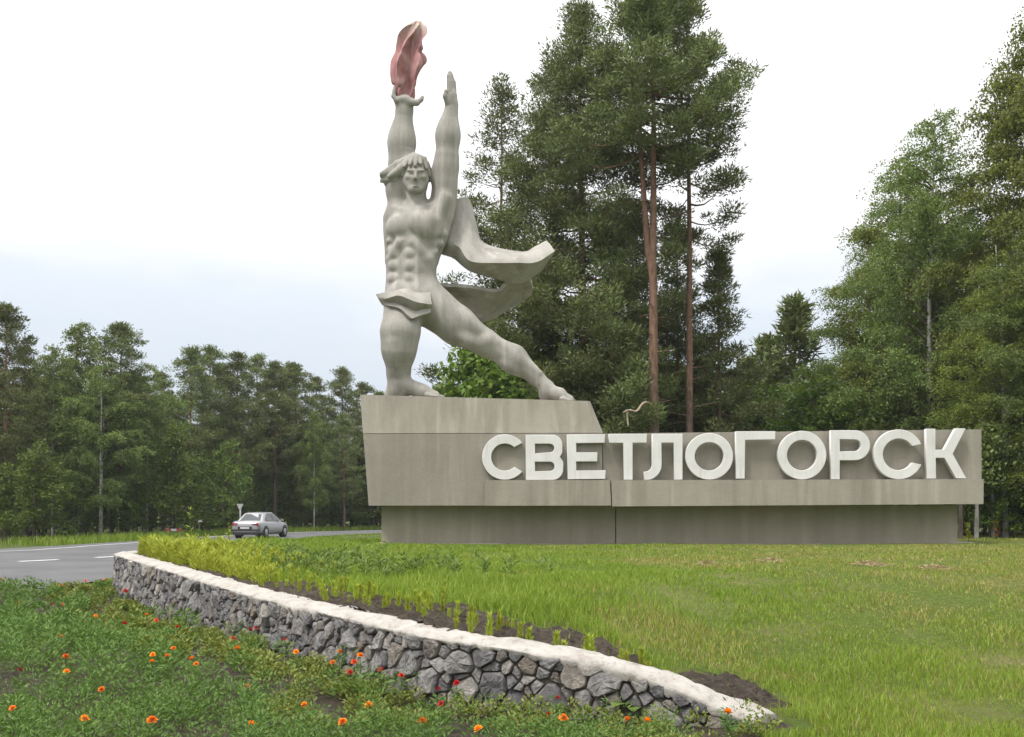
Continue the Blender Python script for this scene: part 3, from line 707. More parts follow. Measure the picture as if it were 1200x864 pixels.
# hair
lo = S(440, 222, 36); hi = S(512, 176, -24)
hfld = Field((lo[0], lo[1], lo[2]), (hi[0], hi[1], hi[2]), 0.0175); bf = hfld
E((488, 199, 1), (17, 16.5, 19), 3); E((487, 212, 27), (15, 17, 12), 2, True); E((487, 221, 10), (18, 12, 22), 2, True)
for a, m, e, r in (((482, 187, 12), (467, 194, 6), (447, 204, 2), (6, 6, 2.6)), ((476, 195, 8), (462, 202, 4), (445.5, 206, 0), (6, 6, 2.2)), ((474, 203, 4), (463, 209, 2), (447, 212, -2), (6, 6.5, 2.4)),
                   ((474, 208, -4), (464, 213, -4), (454, 215.5, -4), (6, 6, 4)), ((478, 190, 16), (470, 199, 12), (456, 207, 9), (4, 5, 2.6))):
    C(a, m, r[0], r[1], 2); C(m, e, r[1], r[2], 2)
for a, e, r in (((481, 185, 15), (474, 195, 19), 3.6), ((485, 184, 17), (480, 193, 22.5), 3.4), ((489, 184, 18), (486.5, 194, 23), 3.4), ((492, 185, 17), (493, 192, 22), 3.4), ((496, 187, 14), (500, 197, 16), 3.6),
                ((500, 192, 8), (503, 206, 8), 3.4), ((475, 192, 14), (472.5, 206, 12), 3.2), ((486, 183, 8), (498, 186, 6), 4), ((484, 182, 2), (474, 188, 4), 4), ((502, 198, 0), (503, 212, 0), 3.2)):
    C(a, e, r, r * 0.6, 1.2)
V, Q = bf.surface(); ST(obj('hair', V, [Q], MATS['statue_concrete'], smooth=True)); del bf, hfld

def drape(name, rows, n1, n2, thick, smooth_rows=True, wob=0.0, mat='statue_concrete'):
    """rows: list (along) of lists (across) of (px,py,w) -> thick folded sheet"""
    A = np.array([[S(*q) for q in r] for r in rows])
    B = np.stack([catmull(A[:, j], n1) for j in range(A.shape[1])], 1)
    if smooth_rows: B = np.stack([catmull(B[i], n2) for i in range(len(B))], 0)
    else:
        t = np.linspace(0, A.shape[1] - 1, (A.shape[1] - 1) * n2 + 1); k = np.minimum(t.astype(int), A.shape[1] - 2); f = (t - k)[None, :, None]
        B = B[:, k] * (1 - f) + B[:, k + 1] * f
    nu, nv = B.shape[:2]
    if wob:
        u = np.linspace(0, 1, nu)[:, None]; v = np.linspace(0, 1, nv)[None]
        B[..., 1] += wob * (np.sin(u * 9 + v * 5) * np.sin(v * 7 + 1) + 0.5 * np.sin(u * 21 + v * 3))
    du = np.gradient(B, axis=0); dv = np.gradient(B, axis=1); nn = unit(np.cross(du, dv))
    f = B + nn * thick / 2; b = B - nn * thick / 2
    V = np.vstack([f.reshape(-1, 3), b.reshape(-1, 3)]); o = nu * nv; Q = []
    for i in range(nu - 1):
        for j in range(nv - 1):
            q = [i * nv + j, (i + 1) * nv + j, (i + 1) * nv + j + 1, i * nv + j + 1]; Q.append(q); Q.append([o + k for k in q[::-1]])
    def edge(seq):
        for a, c in zip(seq[:-1], seq[1:]): Q.append([a, c, o + c, o + a])
    edge([i * nv for i in range(nu)][::-1]); edge([i * nv + nv - 1 for i in range(nu)])
    edge([j for j in range(nv)]); edge([(nu - 1) * nv + j for j in range(nv)][::-1])
    ob = ST(obj(name, V, [np.array(Q)], MATS[mat], smooth=True))
    bm = bmesh.new(); bm.from_mesh(ob.data); bmesh.ops.recalc_face_normals(bm, faces=bm.faces)
    for e in bm.edges:
        if e.calc_face_angle(0) > R(50): e.smooth = False
    bm.to_mesh(ob.data); bm.free(); return ob
drape('cape', [
    [(520, 238, -18), (520, 262, -16), (520, 284, -14), (516, 298, -20)],
    [(536, 234, -16), (535, 262, -10), (529, 286, -4), (524, 299, -16)],
    [(549, 235, -20), (548, 262, -10), (540, 291, 2), (533, 302, -16)],
    [(557, 265, -24), (556, 285, -4), (552, 306, 12), (551, 316, -14)],
    [(567, 287, -28), (576, 297, -4), (580, 307.5, 13), (580, 325, -18)],
    [(612, 297, -32), (608, 302, -8), (605, 307.5, 11), (604, 331, -22)],
    [(628, 290.5, -30), (628, 298, -10), (627, 306.5, 4), (618, 327, -24)],
    [(641, 283.5, -28), (645, 288, -18), (649, 294, -8), (634, 316, -22)]], 7, 6, 0.10, False, 0.012)
drape('cape_tail', [
    [(506, 332, -14), (506, 342, -28), (512, 352, -40)],
    [(520, 334, -14), (522, 345, -36), (530, 356, -52)],
    [(548, 335.5, -16), (545, 352, -46), (550, 369, -66)],
    [(582, 340.5, -22), (570, 360, -52), (566, 377, -70)],
    [(594, 331, -22), (592, 348, -52), (596, 362, -68)],
    [(610, 325, -20), (612, 340, -48), (611, 353, -62)],
    [(621, 325, -20), (624, 336, -40), (623, 345, -52)]], 7, 5, 0.10, True, 0.01)
drape('loincloth', [
    [(441.5, 345, 6), (444, 349, 10), (447, 354, 10), (449, 357, 4)],
    [(452, 343.5, 24), (454, 350, 34), (457, 354, 28), (456, 359, 30)],
    [(465, 341, 29), (467, 347, 42), (467, 356, 34), (468, 362, 38)],
    [(477, 339.8, 27), (478, 351, 44), (476, 359, 34), (478, 371, 42)],
    [(485, 343.5, 28), (488, 355, 44), (486, 364, 36), (483, 374, 40)],
    [(495, 344.5, 28), (497, 356.5, 42), (495, 361, 34), (494, 370, 38)],
    [(503.5, 343.5, 22), (505, 357.5, 34), (504, 361, 30), (504, 367, 32)]], 6, 5, 0.07, False, 0.006)
# the pink painted flame-like cloth on his palm
prof = [(117, 476.5, 8), (112, 475, 11), (106, 474.5, 12.2), (101, 475, 12), (97, 474.5, 14.5), (90, 474, 15.5), (83, 475.5, 17.5), (75, 478.5, 20), (67, 480, 18.8), (61, 479, 15.2),
        (54, 480.5, 15.6), (47, 481, 15), (41, 483.5, 16.4), (35, 485, 14.8), (30, 487, 11.5), (27, 489, 7), (25.8, 490, 2)]
pp = catmull(np.array(prof, float), 5); nth = 72; V = []
for k, (py, cx, hw) in enumerate(pp):
    f = k / (len(pp) - 1)
    for q in range(nth):
        th = 2 * math.pi * q / nth
        tw = f * 2.2
        fold = 1.15 * (0.36 - abs(math.sin(2.5 * th + tw * 0.9 + 0.4 + 0.6 * math.sin(9 * f)))) + 0.45 * (0.4 - abs(math.sin(4.0 * th - tw * 1.6 + 5 * f))) + 0.12 * math.sin(17 * f + 2 * th)
        lobes = 1 + fold * math.sin(min(1, f * 6) * math.pi / 2)
        V.append(S(cx + hw * math.cos(th) * max(0.62, min(1.06, lobes + .18)), py + 2.0 * math.sin(5 * th + f * 14), 3 + hw * 0.85 * math.sin(th) * max(0.3, lobes)))
nr = len(pp); Q = [[k * nth + q, k * nth + (q + 1) % nth, (k + 1) * nth + (q + 1) % nth, (k + 1) * nth + q] for k in range(nr - 1) for q in range(nth)]
V.append(S(490, 25.6, 3)); T = [[(nr - 1) * nth + q, (nr - 1) * nth + (q + 1) % nth, nr * nth] for q in range(nth)]
V.append(S(476, 118, 3)); T += [[(q + 1) % nth, q, nr * nth + 1] for q in range(nth)]
fl = ST(obj('flame_cloth', np.array(V), [np.array(Q), np.array(T)], MATS['flame_paint'], smooth=True))
fl['label'] = 'faded pink painted concrete flame resting on the palm'

# ------------------------------------------------------------------ dry-stone style retaining wall
wall = empty('retaining_wall', (0, 0, 0)); tag(wall, 'curved low retaining wall of grey rubble stone with whitewashed top', 'stone wall')
def core():
    s = np.linspace(0.0, WLEN, 260); p, t, n = wall_out(s)
    rows = []
    for off, zf in ((-0.012, 'b'), (-0.012, 't'), (-WTHICK + 0.02, 't'), (-WTHICK + 0.02, 'b')):
        z = p[:, 3] - 0.06 if zf == 'b' else p[:, 2] - 0.035
        rows.append(np.column_stack([p[:, :2] + n * off, z]))
    V = np.stack(rows, 1).reshape(-1, 3); m = 4
    Q = [[i * m + j, (i + 1) * m + j, (i + 1) * m + (j + 1) % m, i * m + (j + 1) % m] for i in range(len(s) - 1) for j in range(3)]
    Q += [[0, 1, 2, 3], [(len(s) - 1) * m + k for k in (3, 2, 1, 0)]]
    obj('mortar_core', V, [np.array(Q)], MATS['mortar'], wall)
core()
def cap():
    s = np.arange(-0.0, WLEN, 0.045); p, t, n = wall_out(s); k = len(s)
    def nz(f, a, ph): return a * (np.sin(s * f + ph) + 0.6 * np.sin(s * f * 2.3 + ph * 2) + 0.5 * rng.normal(size=k))
    drip = 0.035 + np.abs(nz(3.1, 0.022, 0.3)) + 0.06 * (np.sin(s * 1.7) > 0.75) * rng.random(k)
    drip += 0.015 * smooth01(1 - (s - 0.2) / 1.6)
    th = 0.03
    # the top sits on the wall, the front drips down over the first stones
    offs = [(0.020 + np.abs(nz(9, 0.008, 1)), -drip), (0.045 + nz(8, 0.006, 2), -drip * 0.45), (0.035 + nz(7, 0.008, 3), -0.012 + nz(6, 0.004, 1)), (-0.02 + nz(5, 0.006, 1), 0.014 + nz(6, 0.006, 2)),
            (-0.13 + nz(5, 0.006, 1), 0.026 + nz(5, 0.009, 4)), (-0.25 + nz(5, 0.01, 5), 0.016 + nz(5, 0.008, 6)), (-WTHICK + nz(4, 0.018, 2), -0.01 + nz(4, 0.006, 2)), (-WTHICK + 0.01 + nz(4, 0.01, 2), -0.16 + 0 * s)]
    rows = [np.column_stack([p[:, :2] + n * np.asarray(o)[:, None], p[:, 2] + z]) for o, z in offs]
    V = np.stack(rows, 1).reshape(-1, 3); m = len(offs)
    Q = [[i * m + j, (i + 1) * m + j, (i + 1) * m + j + 1, i * m + j + 1] for i in range(k - 1) for j in range(m - 1)]
    o = obj('whitewashed_cap', V, [np.array(Q)], MATS['whitewash'], wall, smooth=True)
    bm = bmesh.new(); bm.from_mesh(o.data)
    bm.faces.new([v for v in list(bm.verts)[:m]]); bm.verts.ensure_lookup_table(); bm.faces.new([bm.verts[(k - 1) * m + q] for q in range(m)][::-1])
    bmesh.ops.recalc_face_normals(bm, faces=bm.faces); bm.to_mesh(o.data); bm.free()
cap()
def clip_poly(poly, nx, nz, c):
    out = []; n = len(poly)
    for i in range(n):
        a, b = poly[i], poly[(i + 1) % n]; da = a[0] * nx + a[1] * nz - c; db = b[0] * nx + b[1] * nz - c
        if da <= 0: out.append(a)
        if da * db < 0: t = da / (da - db); out.append((a[0] + (b[0] - a[0]) * t, a[1] + (b[1] - a[1]) * t))
    return out
def stones():
    r = random.Random(11); seeds = []; s = 0.05; tries = 0
    while tries < 9000:
        tries += 1
        q = (r.uniform(0.0, WLEN - 1.2), r.uniform(-0.08, 0.8)); big = 0.06 + 0.135 * r.random() ** 2.0
        if q[0] > 8: big *= 1.15
        p = wall_at(np.array([q[0]]))[0][0]
        if q[1] < p[3] - 0.06 or q[1] > p[2] - 0.0: continue
        if all((abs(q[0] - u[0]) > 0.5) or math.hypot(q[0] - u[0], (q[1] - u[1]) * 1.15) > (big + u[2]) * 0.5 * 1.12 for u in seeds): seeds.append((q[0], q[1], big))
    cnt = 0; info = []
    for k, (sx, sz, rad) in enumerate(seeds):
        poly = [(sx - .34, sz - .3), (sx + .34, sz - .3), (sx + .34, sz + .3), (sx - .34, sz + .3)]
        for j, (ox, oz, orad) in enumerate(seeds):
            if j == k or abs(ox - sx) > 0.75: continue
            dx, dz = ox - sx, oz - sz; d2 = dx * dx + dz * dz
            wgt = 0.5 + 0.5 * (rad ** 2 - orad ** 2) / d2 * 1.0
            wgt = min(0.8, max(0.2, wgt))
            poly = clip_poly(poly, dx, dz, (sx * dx + sz * dz) + d2 * wgt)
            if len(poly) < 3: break
        p = wall_at(np.array([sx]))[0][0]
        if len(poly) >= 3: poly = clip_poly(poly, 0, -1, -(p[3] - 0.05))
        if len(poly) >= 3:
            pa = wall_at(np.array([sx - .2]))[0][0][2]; pb = wall_at(np.array([sx + .2]))[0][0][2]; sl = (pb - pa) / 0.4
            poly = clip_poly(poly, -sl, 1, p[2] - 0.02 - sl * sx)
        if len(poly) < 3: continue
        A = np.array(poly); c = A.mean(0)
        # drop near-duplicate corners
        keep = [A[0]]
        for q in A[1:]:
            if np.hypot(*(q - keep[-1])) > 0.018: keep.append(q)
        if np.hypot(*(keep[0] - keep[-1])) < 0.018: keep.pop()
        if len(keep) < 3: continue
        A = np.array(keep); c = A.mean(0)
        area = 0.5 * abs(np.dot(A[:, 0], np.roll(A[:, 1], 1)) - np.dot(A[:, 1], np.roll(A[:, 0], 1)))
        if area < 0.0022: continue
        # cut every corner so the outline is irregular
        B = []
        n = len(A)
        for i in range(n):
            a0, a1 = A[i], A[(i + 1) % n]
            B.append(a0 + (a1 - a0) * r.uniform(.06, .16)); B.append(a0 + (a1 - a0) * r.uniform(.84, .94))
        B = np.array(B); inset = 0.004 + 0.007 * r.random()
        dv = B - c; ln = np.linalg.norm(dv, axis=1, keepdims=True); B = c + dv * (1 - inset / np.maximum(ln, 0.02))
        n = len(B); size = math.sqrt(area)
        prot = min(0.075, 0.022 + 0.22 * size * r.uniform(.5, 1.1)); tx, tz = r.uniform(-.32, .32), r.uniform(-.42, .25)
        rings = [(1.0, -0.03), (1.0, prot * 0.45), (0.86, prot * 0.92), (0.45, prot)]
        V = []
        for f, dep in rings:
            for q in range(n):
                g = f * (1 + (r.uniform(-.05, .05) if f < 1 else 0)); pt = c + (B[q] - c) * g
                V.append((pt[0], pt[1], dep + ((pt[0] - c[0]) * tx + (pt[1] - c[1]) * tz + r.uniform(-.15, .15) * prot if dep > 0.4 * prot else 0)))
        V.append((c[0], c[1], prot * r.uniform(.92, 1.1)))
        V = np.array(V); pp_, t_, n_ = wall_out(V[:, 0])
        W = np.column_stack([pp_[:, :2] + n_ * V[:, 2:3], V[:, 1]])
        fc = [[a * n + q, a * n + (q + 1) % n, (a + 1) * n + (q + 1) % n, (a + 1) * n + q] for a in range(3) for q in range(n)]
        fc += [[3 * n + q, 3 * n + (q + 1) % n, 4 * n] for q in range(n)]
        info.append((area / (W.mean(0)[1] ** 2), W, fc))
    info.sort(key=lambda u: -u[0])
    for idx, (ar, W, fc) in enumerate(info[:300]):
        ctr = W.mean(0); me = bpy.data.meshes.new('stone'); me.from_pydata([tuple(v) for v in W - ctr], [], fc)
        bm = bmesh.new(); bm.from_mesh(me); bmesh.ops.recalc_face_normals(bm, faces=bm.faces)
        bm.faces.ensure_lookup_table(); bm.to_mesh(me); bm.free()
        # outward check
        o = link('stone', me, MATS['stone'], wall); o.location = ctr
    if len(info) > 300:
        V = []; Fc = []; b = 0
        for ar, W, fc in info[300:]:
            V += [tuple(v) for v in W]; Fc += [[q + b for q in f] for f in fc]; b += len(W)
        o = obj('small_stones', V, Fc, MATS['stone'], wall); o['kind'] = 'stuff'
    print('stones', len(info))
stones()

# ------------------------------------------------------------------ leaves in bulk
def tri_leaves(base, d, ln, wd, r=rng):
    """needle-like leaves: one triangle each"""
    n = len(base); d = unit(d); side = unit(np.cross(d, r.normal(size=(n, 3))))
    ln = np.asarray(ln).reshape(-1, 1); wd = np.asarray(wd).reshape(-1, 1)
    V = np.stack([base - side * wd / 2, base + side * wd / 2, base + d * ln], 1).reshape(-1, 3)
    return V, np.arange(n * 3).reshape(-1, 3)
def quad_leaves(base, d, ln, wd, r=rng, up=None):
    """pointed leaf: a rhombus with its widest point before the middle"""
    n = len(base); d = unit(d); side = unit(np.cross(d, r.normal(size=(n, 3)) if up is None else up + 0.45 * r.normal(size=(n, 3))))
    ln = np.asarray(ln).reshape(-1, 1) * np.ones((n, 1)); wd = np.asarray(wd).reshape(-1, 1) * np.ones((n, 1))
    V = np.stack([base, base + d * ln * .42 + side * wd / 2, base + d * ln, base + d * ln * .42 - side * wd / 2], 1).reshape(-1, 3)
    return V, np.arange(n * 4).reshape(-1, 4)

# ------------------------------------------------------------------ tree builders: (trunk mesh, branch mesh, crown mesh)
def make_pine(H, base_f, radius, seed, nb=70, per=10, clump=0.34, need=38, r0=0.2, lean=(0, 0), shape=None, nl=0.20, fork=None, flat=0.75, dead=10):
    r = np.random.default_rng(seed); tr = Geo(); br = Geo(); C_ = []
    zz = np.linspace(-0.15, H, 16); u = np.clip(zz / H, 0, 1)
    wob = np.cumsum(r.normal(0, 0.03, (16, 2)), 0) * (H / 18)
    path = np.column_stack([lean[0] * u + wob[:, 0] * u, lean[1] * u + wob[:, 1] * u, zz])
    tr.tube(path, r0 * (1 - 0.86 * u ** 1.15) * (1 + 0.25 * np.exp(-u * 30)), 9)
    axes = [(path, base_f)]
    if fork:
        zf = np.linspace(fork[0] * H, H * fork[3], 10); uf = (zf - zf[0]) / (zf[-1] - zf[0])
        p0 = np.array([np.interp(zf[0], zz, path[:, 0]), np.interp(zf[0], zz, path[:, 1])])
        fp = np.column_stack([p0[0] + fork[1] * uf ** 0.6, p0[1] + fork[2] * uf ** 0.6, zf])
        tr.tube(fp, r0 * 0.62 * (1 - 0.85 * uf), 8); axes.append((fp, (fork[0] + base_f) / 2 + .1))
    if shape is None: shape = lambda q: (0.55 + 0.45 * np.sin(np.pi * min(1, q * 1.25 + 0.15))) * (1 - q ** 2.6) + 0.10
    for ai, (pth, bf_) in enumerate(axes):
        n_ = nb if ai == 0 else nb // 2
        zb = H * bf_; zt = pth[-1, 2]
        for k in range(n_):
            q = (k + r.random()) / n_; z = zb + (zt - zb) * q ** 0.92
            p0 = np.array([np.interp(z, pth[:, 2], pth[:, 0]), np.interp(z, pth[:, 2], pth[:, 1]), z])
            az = k * 2.39996 + r.normal(0, .45); Lb = radius * shape(q) * r.uniform(.62, 1.12)
            el = -0.10 + 0.75 * q ** 1.5 + r.normal(0, .12)
            d = np.array([math.cos(az), math.sin(az), 0]); t = np.linspace(0, 1, 6)[:, None]
            sag = 0.16 * Lb * (1 - q)
            pts = p0 + d * Lb * t * math.cos(el) + np.array([0, 0, 1.]) * (Lb * math.sin(el) * t - sag * np.sin(t * np.pi) + 0.14 * Lb * t ** 3)
            pts += np.cross(d, [0, 0, 1]) * (r.normal(0, .10) * Lb * t ** 2)
            br.tube(pts, np.linspace(max(0.02, r0 * 0.24 * (Lb / radius)), 0.008, 6), 4, False)
            nc = max(3, int(per * (Lb / radius) * r.uniform(.75, 1.25)))
            for c in range(nc):
                tt = 1 - r.random() ** 1.5 * (0.72 if q < .9 else .95)
                i0 = min(4, int(tt * 5)); pb = pts[i0] + (pts[i0 + 1] - pts[i0]) * (tt * 5 - i0)
                sd = 1 if r.random() < .5 else -1
                lat = np.cross(d, [0, 0, 1]) * sd * Lb * r.uniform(.05, .42) * (1.08 - tt * .75) + d * Lb * r.uniform(0, .14)
                pc = pb + lat + np.array([0, 0, r.uniform(-.03, .07) * Lb])
                if c % 2 == 0: br.tube(np.array([pb, (pb + pc) / 2 + [0, 0, .02], pc]), [0.016, .011, .006], 3, False)
                C_.append(pc)
        for c in range(6): C_.append(pth[-1] + np.array([r.normal(0, .12), r.normal(0, .12), -0.25 * c + .1]))
    for k in range(dead):   # bare stubs below the crown
        z = H * base_f * r.uniform(.35, 1); p0 = np.array([np.interp(z, zz, path[:, 0]), np.interp(z, zz, path[:, 1]), z]); az = r.uniform(0, 6.28); l_ = r.uniform(.3, 1.3)
        d = np.array([math.cos(az), math.sin(az), r.uniform(-.2, .25)])
        br.tube(np.array([p0, p0 + d * l_ * .6, p0 + d * l_ + [0, 0, r.uniform(-.15, .1)]]), [.022, .014, .005], 4, False)
    C_ = np.array(C_); n = len(C_); sc = r.uniform(.7, 1.25, n)
    idx = np.repeat(np.arange(n), need); m = len(idx)
    dr = unit(r.normal(size=(m, 3))); dr[:, 2] *= flat
    ctr = C_[idx] + dr * (clump * sc[idx] * r.random(m) ** 0.5)[:, None]
    out = unit(dr + np.array([0, 0, 0.55]) + 0.35 * r.normal(size=(m, 3)))
    V, T = tri_leaves(ctr, out, nl * r.uniform(.7, 1.3, m), nl * 0.34 * r.uniform(.7, 1.3, m), r)
    return tr.mesh('trunk', True), br.mesh('branches', True), mesh_np('crown', V, [T])
def make_birch(H, radius, seed, nb=46, twigs=22, lv=20, leaf=0.085, r0=0.14, base_f=0.18, droop=1.0, stems=1, lean=0.0):
    r = np.random.default_rng(seed); tr = Geo(); br = Geo(); B = []; D = []
    paths = []
    for st in range(stems):
        zz = np.linspace(-0.15, H * (1 - 0.12 * st), 14); u = np.clip(zz / H, 0, 1); a = st * 2.4 + seed
        wob = np.cumsum(r.normal(0, .05, (14, 2)), 0) * (H / 16)
        ox, oy = math.cos(a) * st * .35, math.sin(a) * st * .35
        path = np.column_stack([ox + lean * u * H * .1 + math.cos(a) * st * 1.1 * u + wob[:, 0] * u, oy + math.sin(a) * st * 1.1 * u + wob[:, 1] * u, zz])
        tr.tube(path, r0 * (1 - .2 * st) * (1 - .9 * u ** .9), 8); paths.append(path)
    for path in paths:
        zz = path[:, 2]
        for k in range(nb // stems):
            q = (k + r.random()) / (nb // stems); z = H * (base_f + (0.97 - base_f) * q); z = min(z, zz[-1] - .1)
            p0 = np.array([np.interp(z, zz, path[:, 0]), np.interp(z, zz, path[:, 1]), z]); az = k * 2.4 + r.normal(0, .5)
            Lb = radius * (0.25 + 0.95 * math.sin(math.pi * min(1, .12 + q * .92)) ** .8) * r.uniform(.6, 1.15) * (1 - .25 * q)
            d = np.array([math.cos(az), math.sin(az), 0]); t = np.linspace(0, 1, 7)[:, None]; el = r.uniform(.45, .95)
            pts = p0 + d * Lb * t + np.array([0, 0, 1.]) * (Lb * math.tan(el) * (t - 0.55 * t ** 2 * droop) * .9)
            br.tube(pts, np.linspace(r0 * .3, .008, 7), 4, False)
            nt_ = max(4, int(twigs * Lb / radius))
            for c in range(nt_):
                tt = 1 - r.random() ** 1.3 * .85; i0 = min(5, int(tt * 6)); pb = pts[i0] + (pts[i0 + 1] - pts[i0]) * (tt * 6 - i0)
                tw = r.uniform(.45, 1.25) * (0.7 + .3 * radius / 2.5); dirn = unit(np.array([r.normal(0, .8) + d[0] * .5, r.normal(0, .8) + d[1] * .5, r.normal(.25, .35)]))
                s = np.linspace(0, 1, 5)[:, None]
                tp = pb + dirn * tw * s + np.array([0, 0, -1.]) * (droop * tw * .75 * s ** 2)
                if c % 3 == 0: br.tube(tp, np.linspace(.009, .004, 5), 3, False)
                tl = r.random(lv); kk = np.minimum(3, (tl * 4).astype(int)); pl = tp[kk] + (tp[kk + 1] - tp[kk]) * (tl * 4 - kk)[:, None]
                B.append(pl + r.normal(0, .085, (lv, 3))); dd = r.normal(0, .7, (lv, 3)); dd[:, 2] -= .55 * droop; D.append(dd)
    B = np.vstack(B); D = np.vstack(D); n = len(B)
    V, Q = quad_leaves(B, D, leaf * r.uniform(.7, 1.35, n), leaf * .8 * r.uniform(.7, 1.3, n), r)
    return tr.mesh('trunk', True), br.mesh('branches', True), mesh_np('crown', V, [Q])
def make_maple(H, radius, seed, nb=30, clumps=9, lv=34, leaf=0.14, r0=0.09, base_f=0.12, cone=0.5):
    r = np.random.default_rng(seed); tr = Geo(); br = Geo(); B = []; D = []
    zz = np.linspace(-.12, H * .95, 10); u = np.clip(zz / H, 0, 1); wob = np.cumsum(r.normal(0, .04, (10, 2)), 0)
    path = np.column_stack([wob * u[:, None], zz]); tr.tube(path, r0 * (1 - .9 * u), 7)
    for k in range(nb):
        q = (k + r.random()) / nb; z = H * (base_f + (.95 - base_f) * q); p0 = np.array([np.interp(z, zz, path[:, 0]), np.interp(z, zz, path[:, 1]), min(z, H * .94)]); az = k * 2.4 + r.normal(0, .4)
        Lb = radius * (0.35 + .75 * math.sin(math.pi * (.2 + q * .78))) * (1 - cone * q) * r.uniform(.65, 1.15)
        d = np.array([math.cos(az), math.sin(az), r.uniform(.25, .8)]); t = np.linspace(0, 1, 5)[:, None]
        pts = p0 + d * Lb * t - np.array([0, 0, 1.]) * (.2 * Lb * t ** 2); br.tube(pts, np.linspace(r0 * .35, .007, 5), 4, False)
        for c in range(max(3, int(clumps * Lb / radius))):
            tt = 1 - r.random() ** 1.3 * .8; i0 = min(3, int(tt * 4)); pb = pts[i0] + (pts[i0 + 1] - pts[i0]) * (tt * 4 - i0) + r.normal(0, .16 * radius ** .5, 3)
            dr = unit(r.normal(size=(lv, 3))); B.append(pb + dr * (r.random((lv, 1)) ** .5) * np.array([.34, .34, .22]) * r.uniform(.7, 1.3)); dd = dr + r.normal(0, .5, (lv, 3)); dd[:, 2] -= .2; D.append(dd)
    B = np.vstack(B); D = np.vstack(D); n = len(B)
    V, Q = quad_leaves(B, D, leaf * r.uniform(.6, 1.35, n), leaf * .75 * r.uniform(.7, 1.3, n), r, np.array([[0, 0, 1.]]))
    return tr.mesh('trunk', True), br.mesh('branches', True), mesh_np('crown', V, [Q])
SPEC = {'pine': ('pine_tree', 'pine_bark', 'pine_needles'), 'birch': ('birch_tree', 'birch_bark', 'birch_leaves'), 'maple': ('broadleaf_tree', 'brown_bark', 'maple_leaves')}
def plant(kind, meshes, x, y, scale, rz, label, group=None, cat='tree', name=None, zoff=0, crown_mat=None):
    nm, bark, leaf = SPEC[kind]
    zg = float(lawn_z(x, y) if (y < 36 and x > -8) else ground_z(x, y))
    e = empty(name or nm, (x, y, zg + zoff), rz, scale); tag(e, label, cat, group)
    for part, me, mt in zip(('trunk', 'branches', 'crown'), meshes, (bark, 'brown_bark' if kind == 'birch' else bark, crown_mat or leaf)):
        o = link(part, me, MATS[mt], e)
        if part != 'trunk': o['kind'] = 'stuff'
    return e
def at_px(px, d): return (px - 600) * d / F
def H_for(ytop, d, zg): return EYE + (HZ - ytop) * d / F - zg

# ---- the pines behind the statue
def big_pine(px, d, ytop, label, **kw):
    x = at_px(px, d); zg = float(ground_z(x, d)) ; H = H_for(ytop, d, zg)
    ms = make_pine(H, **kw); return plant('pine', ms, x, d, 1, 0, label), x, zg, H
rnd_shape = lambda q: (0.62 + 0.38 * np.sin(np.pi * min(1, q * 1.1 + 0.18))) * (1 - q ** 3.2) + 0.14
p1, x1, z1, H1 = big_pine(766, 36.0, -26, 'tall forked pine with a thick orange trunk standing behind the letters', base_f=.68, radius=2.6, seed=3, nb=52, per=13, clump=.48, need=80, r0=.22, nl=.16, flat=.55, fork=(.46, -.65, .2, .95), dead=16, shape=rnd_shape)
big_pine(808, 37.5, -6, 'slim tall pine with dark trunk right beside the forked pine', base_f=.54, radius=2.05, seed=5, nb=38, per=9, clump=.46, need=80, r0=.16, nl=.16, flat=.55, dead=14, shape=rnd_shape)
big_pine(684, 38.4, 8, 'broad dense pine close behind the flying cape of the statue', base_f=.16, radius=3.1, seed=9, nb=110, per=15, clump=.54, need=80, r0=.22, nl=.16, flat=.55, shape=rnd_shape)
big_pine(588, 41.5, 104, 'open airy pine showing between the raised arm and the cape', base_f=.22, radius=2.7, seed=15, nb=74, per=11, clump=.50, need=60, r0=.14, nl=.16, flat=.55, shape=rnd_shape)
big_pine(652, 40.0, 78, 'bushy pine standing between the airy pine and the broad dense one', base_f=.06, radius=3.2, seed=21, nb=110, per=14, clump=.52, need=76, r0=.17, nl=.16, flat=.55, shape=rnd_shape)
big_pine(842, 39.0, 296, 'younger dense pine to the right of the slim tall pine', base_f=.05, radius=1.9, seed=23, nb=72, per=10, clump=.44, need=70, r0=.12, nl=.16, flat=.6)
big_pine(716, 37.4, 250, 'dense dark young pine below the forked pine trunk', base_f=.05, radius=2.3, seed=27, nb=84, per=12, clump=.46, need=70, r0=.12, nl=.16, flat=.6)
big_pine(794, 41.0, 262, 'young pine filling the gap between the two tall pine trunks', base_f=.05, radius=2.3, seed=33, nb=76, per=11, clump=.46, need=66, r0=.12, nl=.16, flat=.6)
big_pine(748, 41.5, 240, 'shaded young pine directly behind the forked trunk', base_f=.05, radius=2.3, seed=37, nb=76, per=11, clump=.46, need=60, r0=.12, nl=.16, flat=.6)
big_pine(625, 38.6, 300, 'dense young pine behind the lower cape of the statue', base_f=.05, radius=2.3, seed=35, nb=76, per=11, clump=.46, need=66, r0=.12, nl=.16, flat=.6)
# bleached bent dead limb on the forked pine
g = Geo(); pts = [P(770, 487, 35.65), P(762, 474, 35.2), P(754, 472.5, 34.9), P(746, 482, 34.6), P(737, 481, 34.4), P(735, 488, 34.35), P(736.5, 500, 34.3)]
pc = catmull(np.array(pts), 5) - np.array([x1, 36.0, z1]); g.tube(pc, np.linspace(.055, .03, len(pc)), 7)
g.tube(catmull(np.array([P(740, 481.5, 34.45), P(735, 481, 34.3), P(730, 484, 34.2)]), 4) - np.array([x1, 36.0, z1]), np.linspace(.045, .02, 9), 6)
o = link('dead_limb', g.mesh('dead_limb', True), MATS['dead_wood'], p1); o['label'] = 'bleached bent dead limb'

